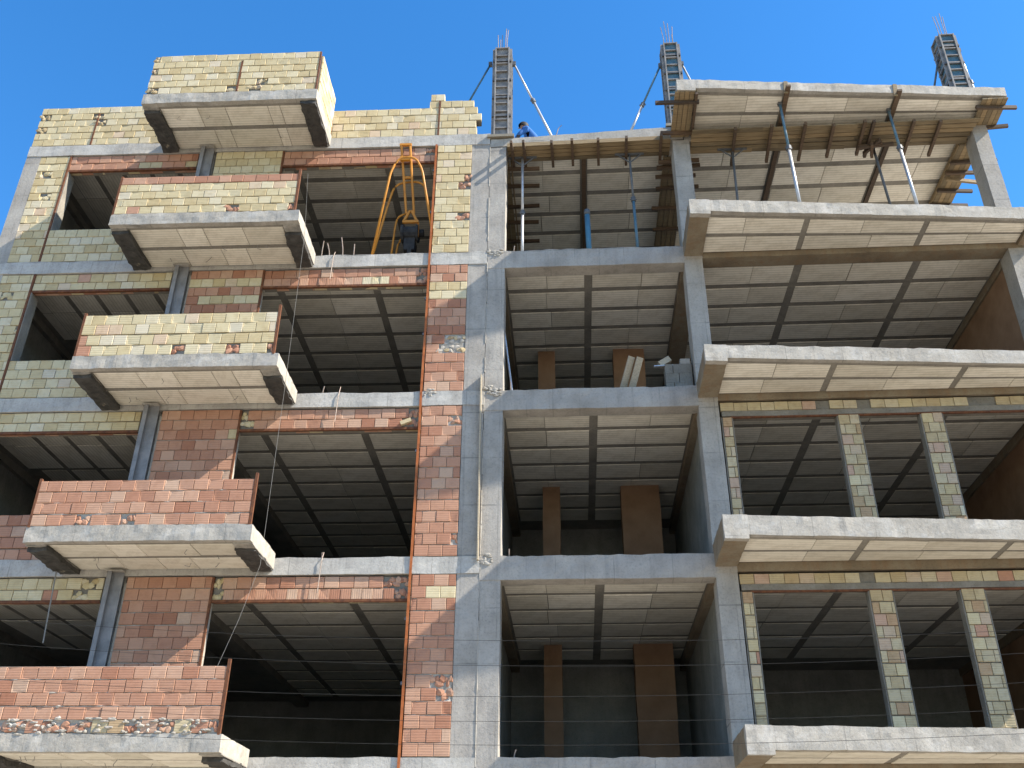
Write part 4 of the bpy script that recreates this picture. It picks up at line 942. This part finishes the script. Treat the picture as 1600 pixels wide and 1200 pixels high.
# --- worker crouching on the roof
def worker():
    px, py, pz = 0.62, 0.75, 12.25
    T = Thing('person', 'person in a blue shirt crouching with bent back behind the roof edge', 'person', 'R', (px+0.1, py, pz))
    J = {'pel': (0.26, 0.0, 0.40), 'sp': (0.17, 0.0, 0.62), 'ch': (0.05, 0.0, 0.82), 'nk': (-0.03, 0.0, 0.93), 'hd': (-0.06, -0.0, 1.02), 'ht': (-0.075, 0.0, 1.10)}
    for s, n_ in ((1, 'l'), (-1, 'r')):
        J['sh'+n_] = (0.02, 0.18*s, 0.83); J['el'+n_] = (-0.14, 0.23*s, 0.62); J['wr'+n_] = (-0.28, 0.14*s, 0.45); J['ha'+n_] = (-0.35, 0.11*s, 0.40)
        J['hp'+n_] = (0.25, 0.10*s, 0.38); J['kn'+n_] = (-0.12, 0.17*s, 0.50); J['an'+n_] = (0.10, 0.15*s, 0.09); J['to'+n_] = (-0.10, 0.17*s, 0.045)
    E = [('pel', 'sp'), ('sp', 'ch'), ('ch', 'nk'), ('nk', 'hd'), ('hd', 'ht')]
    for n_ in 'lr': E += [('ch', 'sh'+n_), ('sh'+n_, 'el'+n_), ('el'+n_, 'wr'+n_), ('wr'+n_, 'ha'+n_), ('pel', 'hp'+n_), ('hp'+n_, 'kn'+n_), ('kn'+n_, 'an'+n_), ('an'+n_, 'to'+n_)]
    Rr = {'pel': 0.15, 'sp': 0.14, 'ch': 0.155, 'nk': 0.06, 'hd': 0.095, 'ht': 0.075}
    for n_ in 'lr': Rr.update({'sh'+n_: 0.075, 'el'+n_: 0.052, 'wr'+n_: 0.036, 'ha'+n_: 0.04, 'hp'+n_: 0.11, 'kn'+n_: 0.068, 'an'+n_: 0.045, 'to'+n_: 0.045})
    K = list(J); me = bpy.data.meshes.new('body'); me.from_pydata([J[k] for k in K], [(K.index(a), K.index(b_)) for a, b_ in E], [])
    tmp = bpy.data.objects.new('tmp', me); COL.objects.link(tmp)
    md = tmp.modifiers.new('s', 'SKIN'); 
    for i, k in enumerate(K):
        sv = me.skin_vertices[0].data[i]; sv.radius = (Rr[k], Rr[k]); sv.use_root = (k == 'pel')
    md2 = tmp.modifiers.new('u', 'SUBSURF'); md2.levels = 2; md2.render_levels = 2
    dg = bpy.context.evaluated_depsgraph_get(); me2 = bpy.data.meshes.new_from_object(tmp.evaluated_get(dg)); me2.name = 'body'
    bpy.data.objects.remove(tmp)
    for m in ('shirt', 'trousers', 'skin'): me2.materials.append(MAT[m])
    for p in me2.polygons:
        c = p.center; p.use_smooth = True
        if c.z > 0.93 and c.x < 0.06: p.material_index = 2
        elif c.x < -0.24: p.material_index = 2
        elif c.z < 0.46 or (c.x > -0.2 and c.z < 0.58 and abs(c.y) > 0.06 and not (c.x > 0.1)): p.material_index = 1
        else: p.material_index = 0
    link('body', me2, T.e)
    bm = bmesh.new(); bmesh.ops.create_uvsphere(bm, u_segments=16, v_segments=10, radius=0.122)
    bmesh.ops.delete(bm, geom=[v for v in bm.verts if v.co.z < -0.045 or (v.co.x < -0.05 and v.co.z < 0.03)], context='VERTS')
    hm = bpy.data.meshes.new('hair'); bm.to_mesh(hm); bm.free(); hm.materials.append(MAT['hair'])
    for p in hm.polygons: p.use_smooth = True
    h = link('hair', hm, T.e, (-0.065, 0, 1.055)); h.scale = (1, 0.92, 1.0)
    f = MB()
    f.add(*(lambda b: ([tuple(v.co*0.02+Vector((-0.165, 0, 1.02))) for v in b.verts], [tuple(v.index for v in q.verts) for q in b.faces]))((lambda b: (bmesh.ops.create_icosphere(b, subdivisions=1, radius=1), b)[1])(bmesh.new())))
    link('nose', f.mesh('nose', 'skin'), T.e)
    for s in (-1, 1):
        for i in range(5):
            yy = 0.11*s+(i-2)*0.017; L_ = (0.05, 0.065, 0.07, 0.063, 0.05)[i]
            link('finger', MB().tube([(-0.36, yy, 0.40), (-0.36-L_*0.6, yy, 0.385), (-0.36-L_*0.9, yy, 0.36)], [0.009, 0.008, 0.006], 6).mesh('finger', 'skin', smooth=True), T.e)
worker()
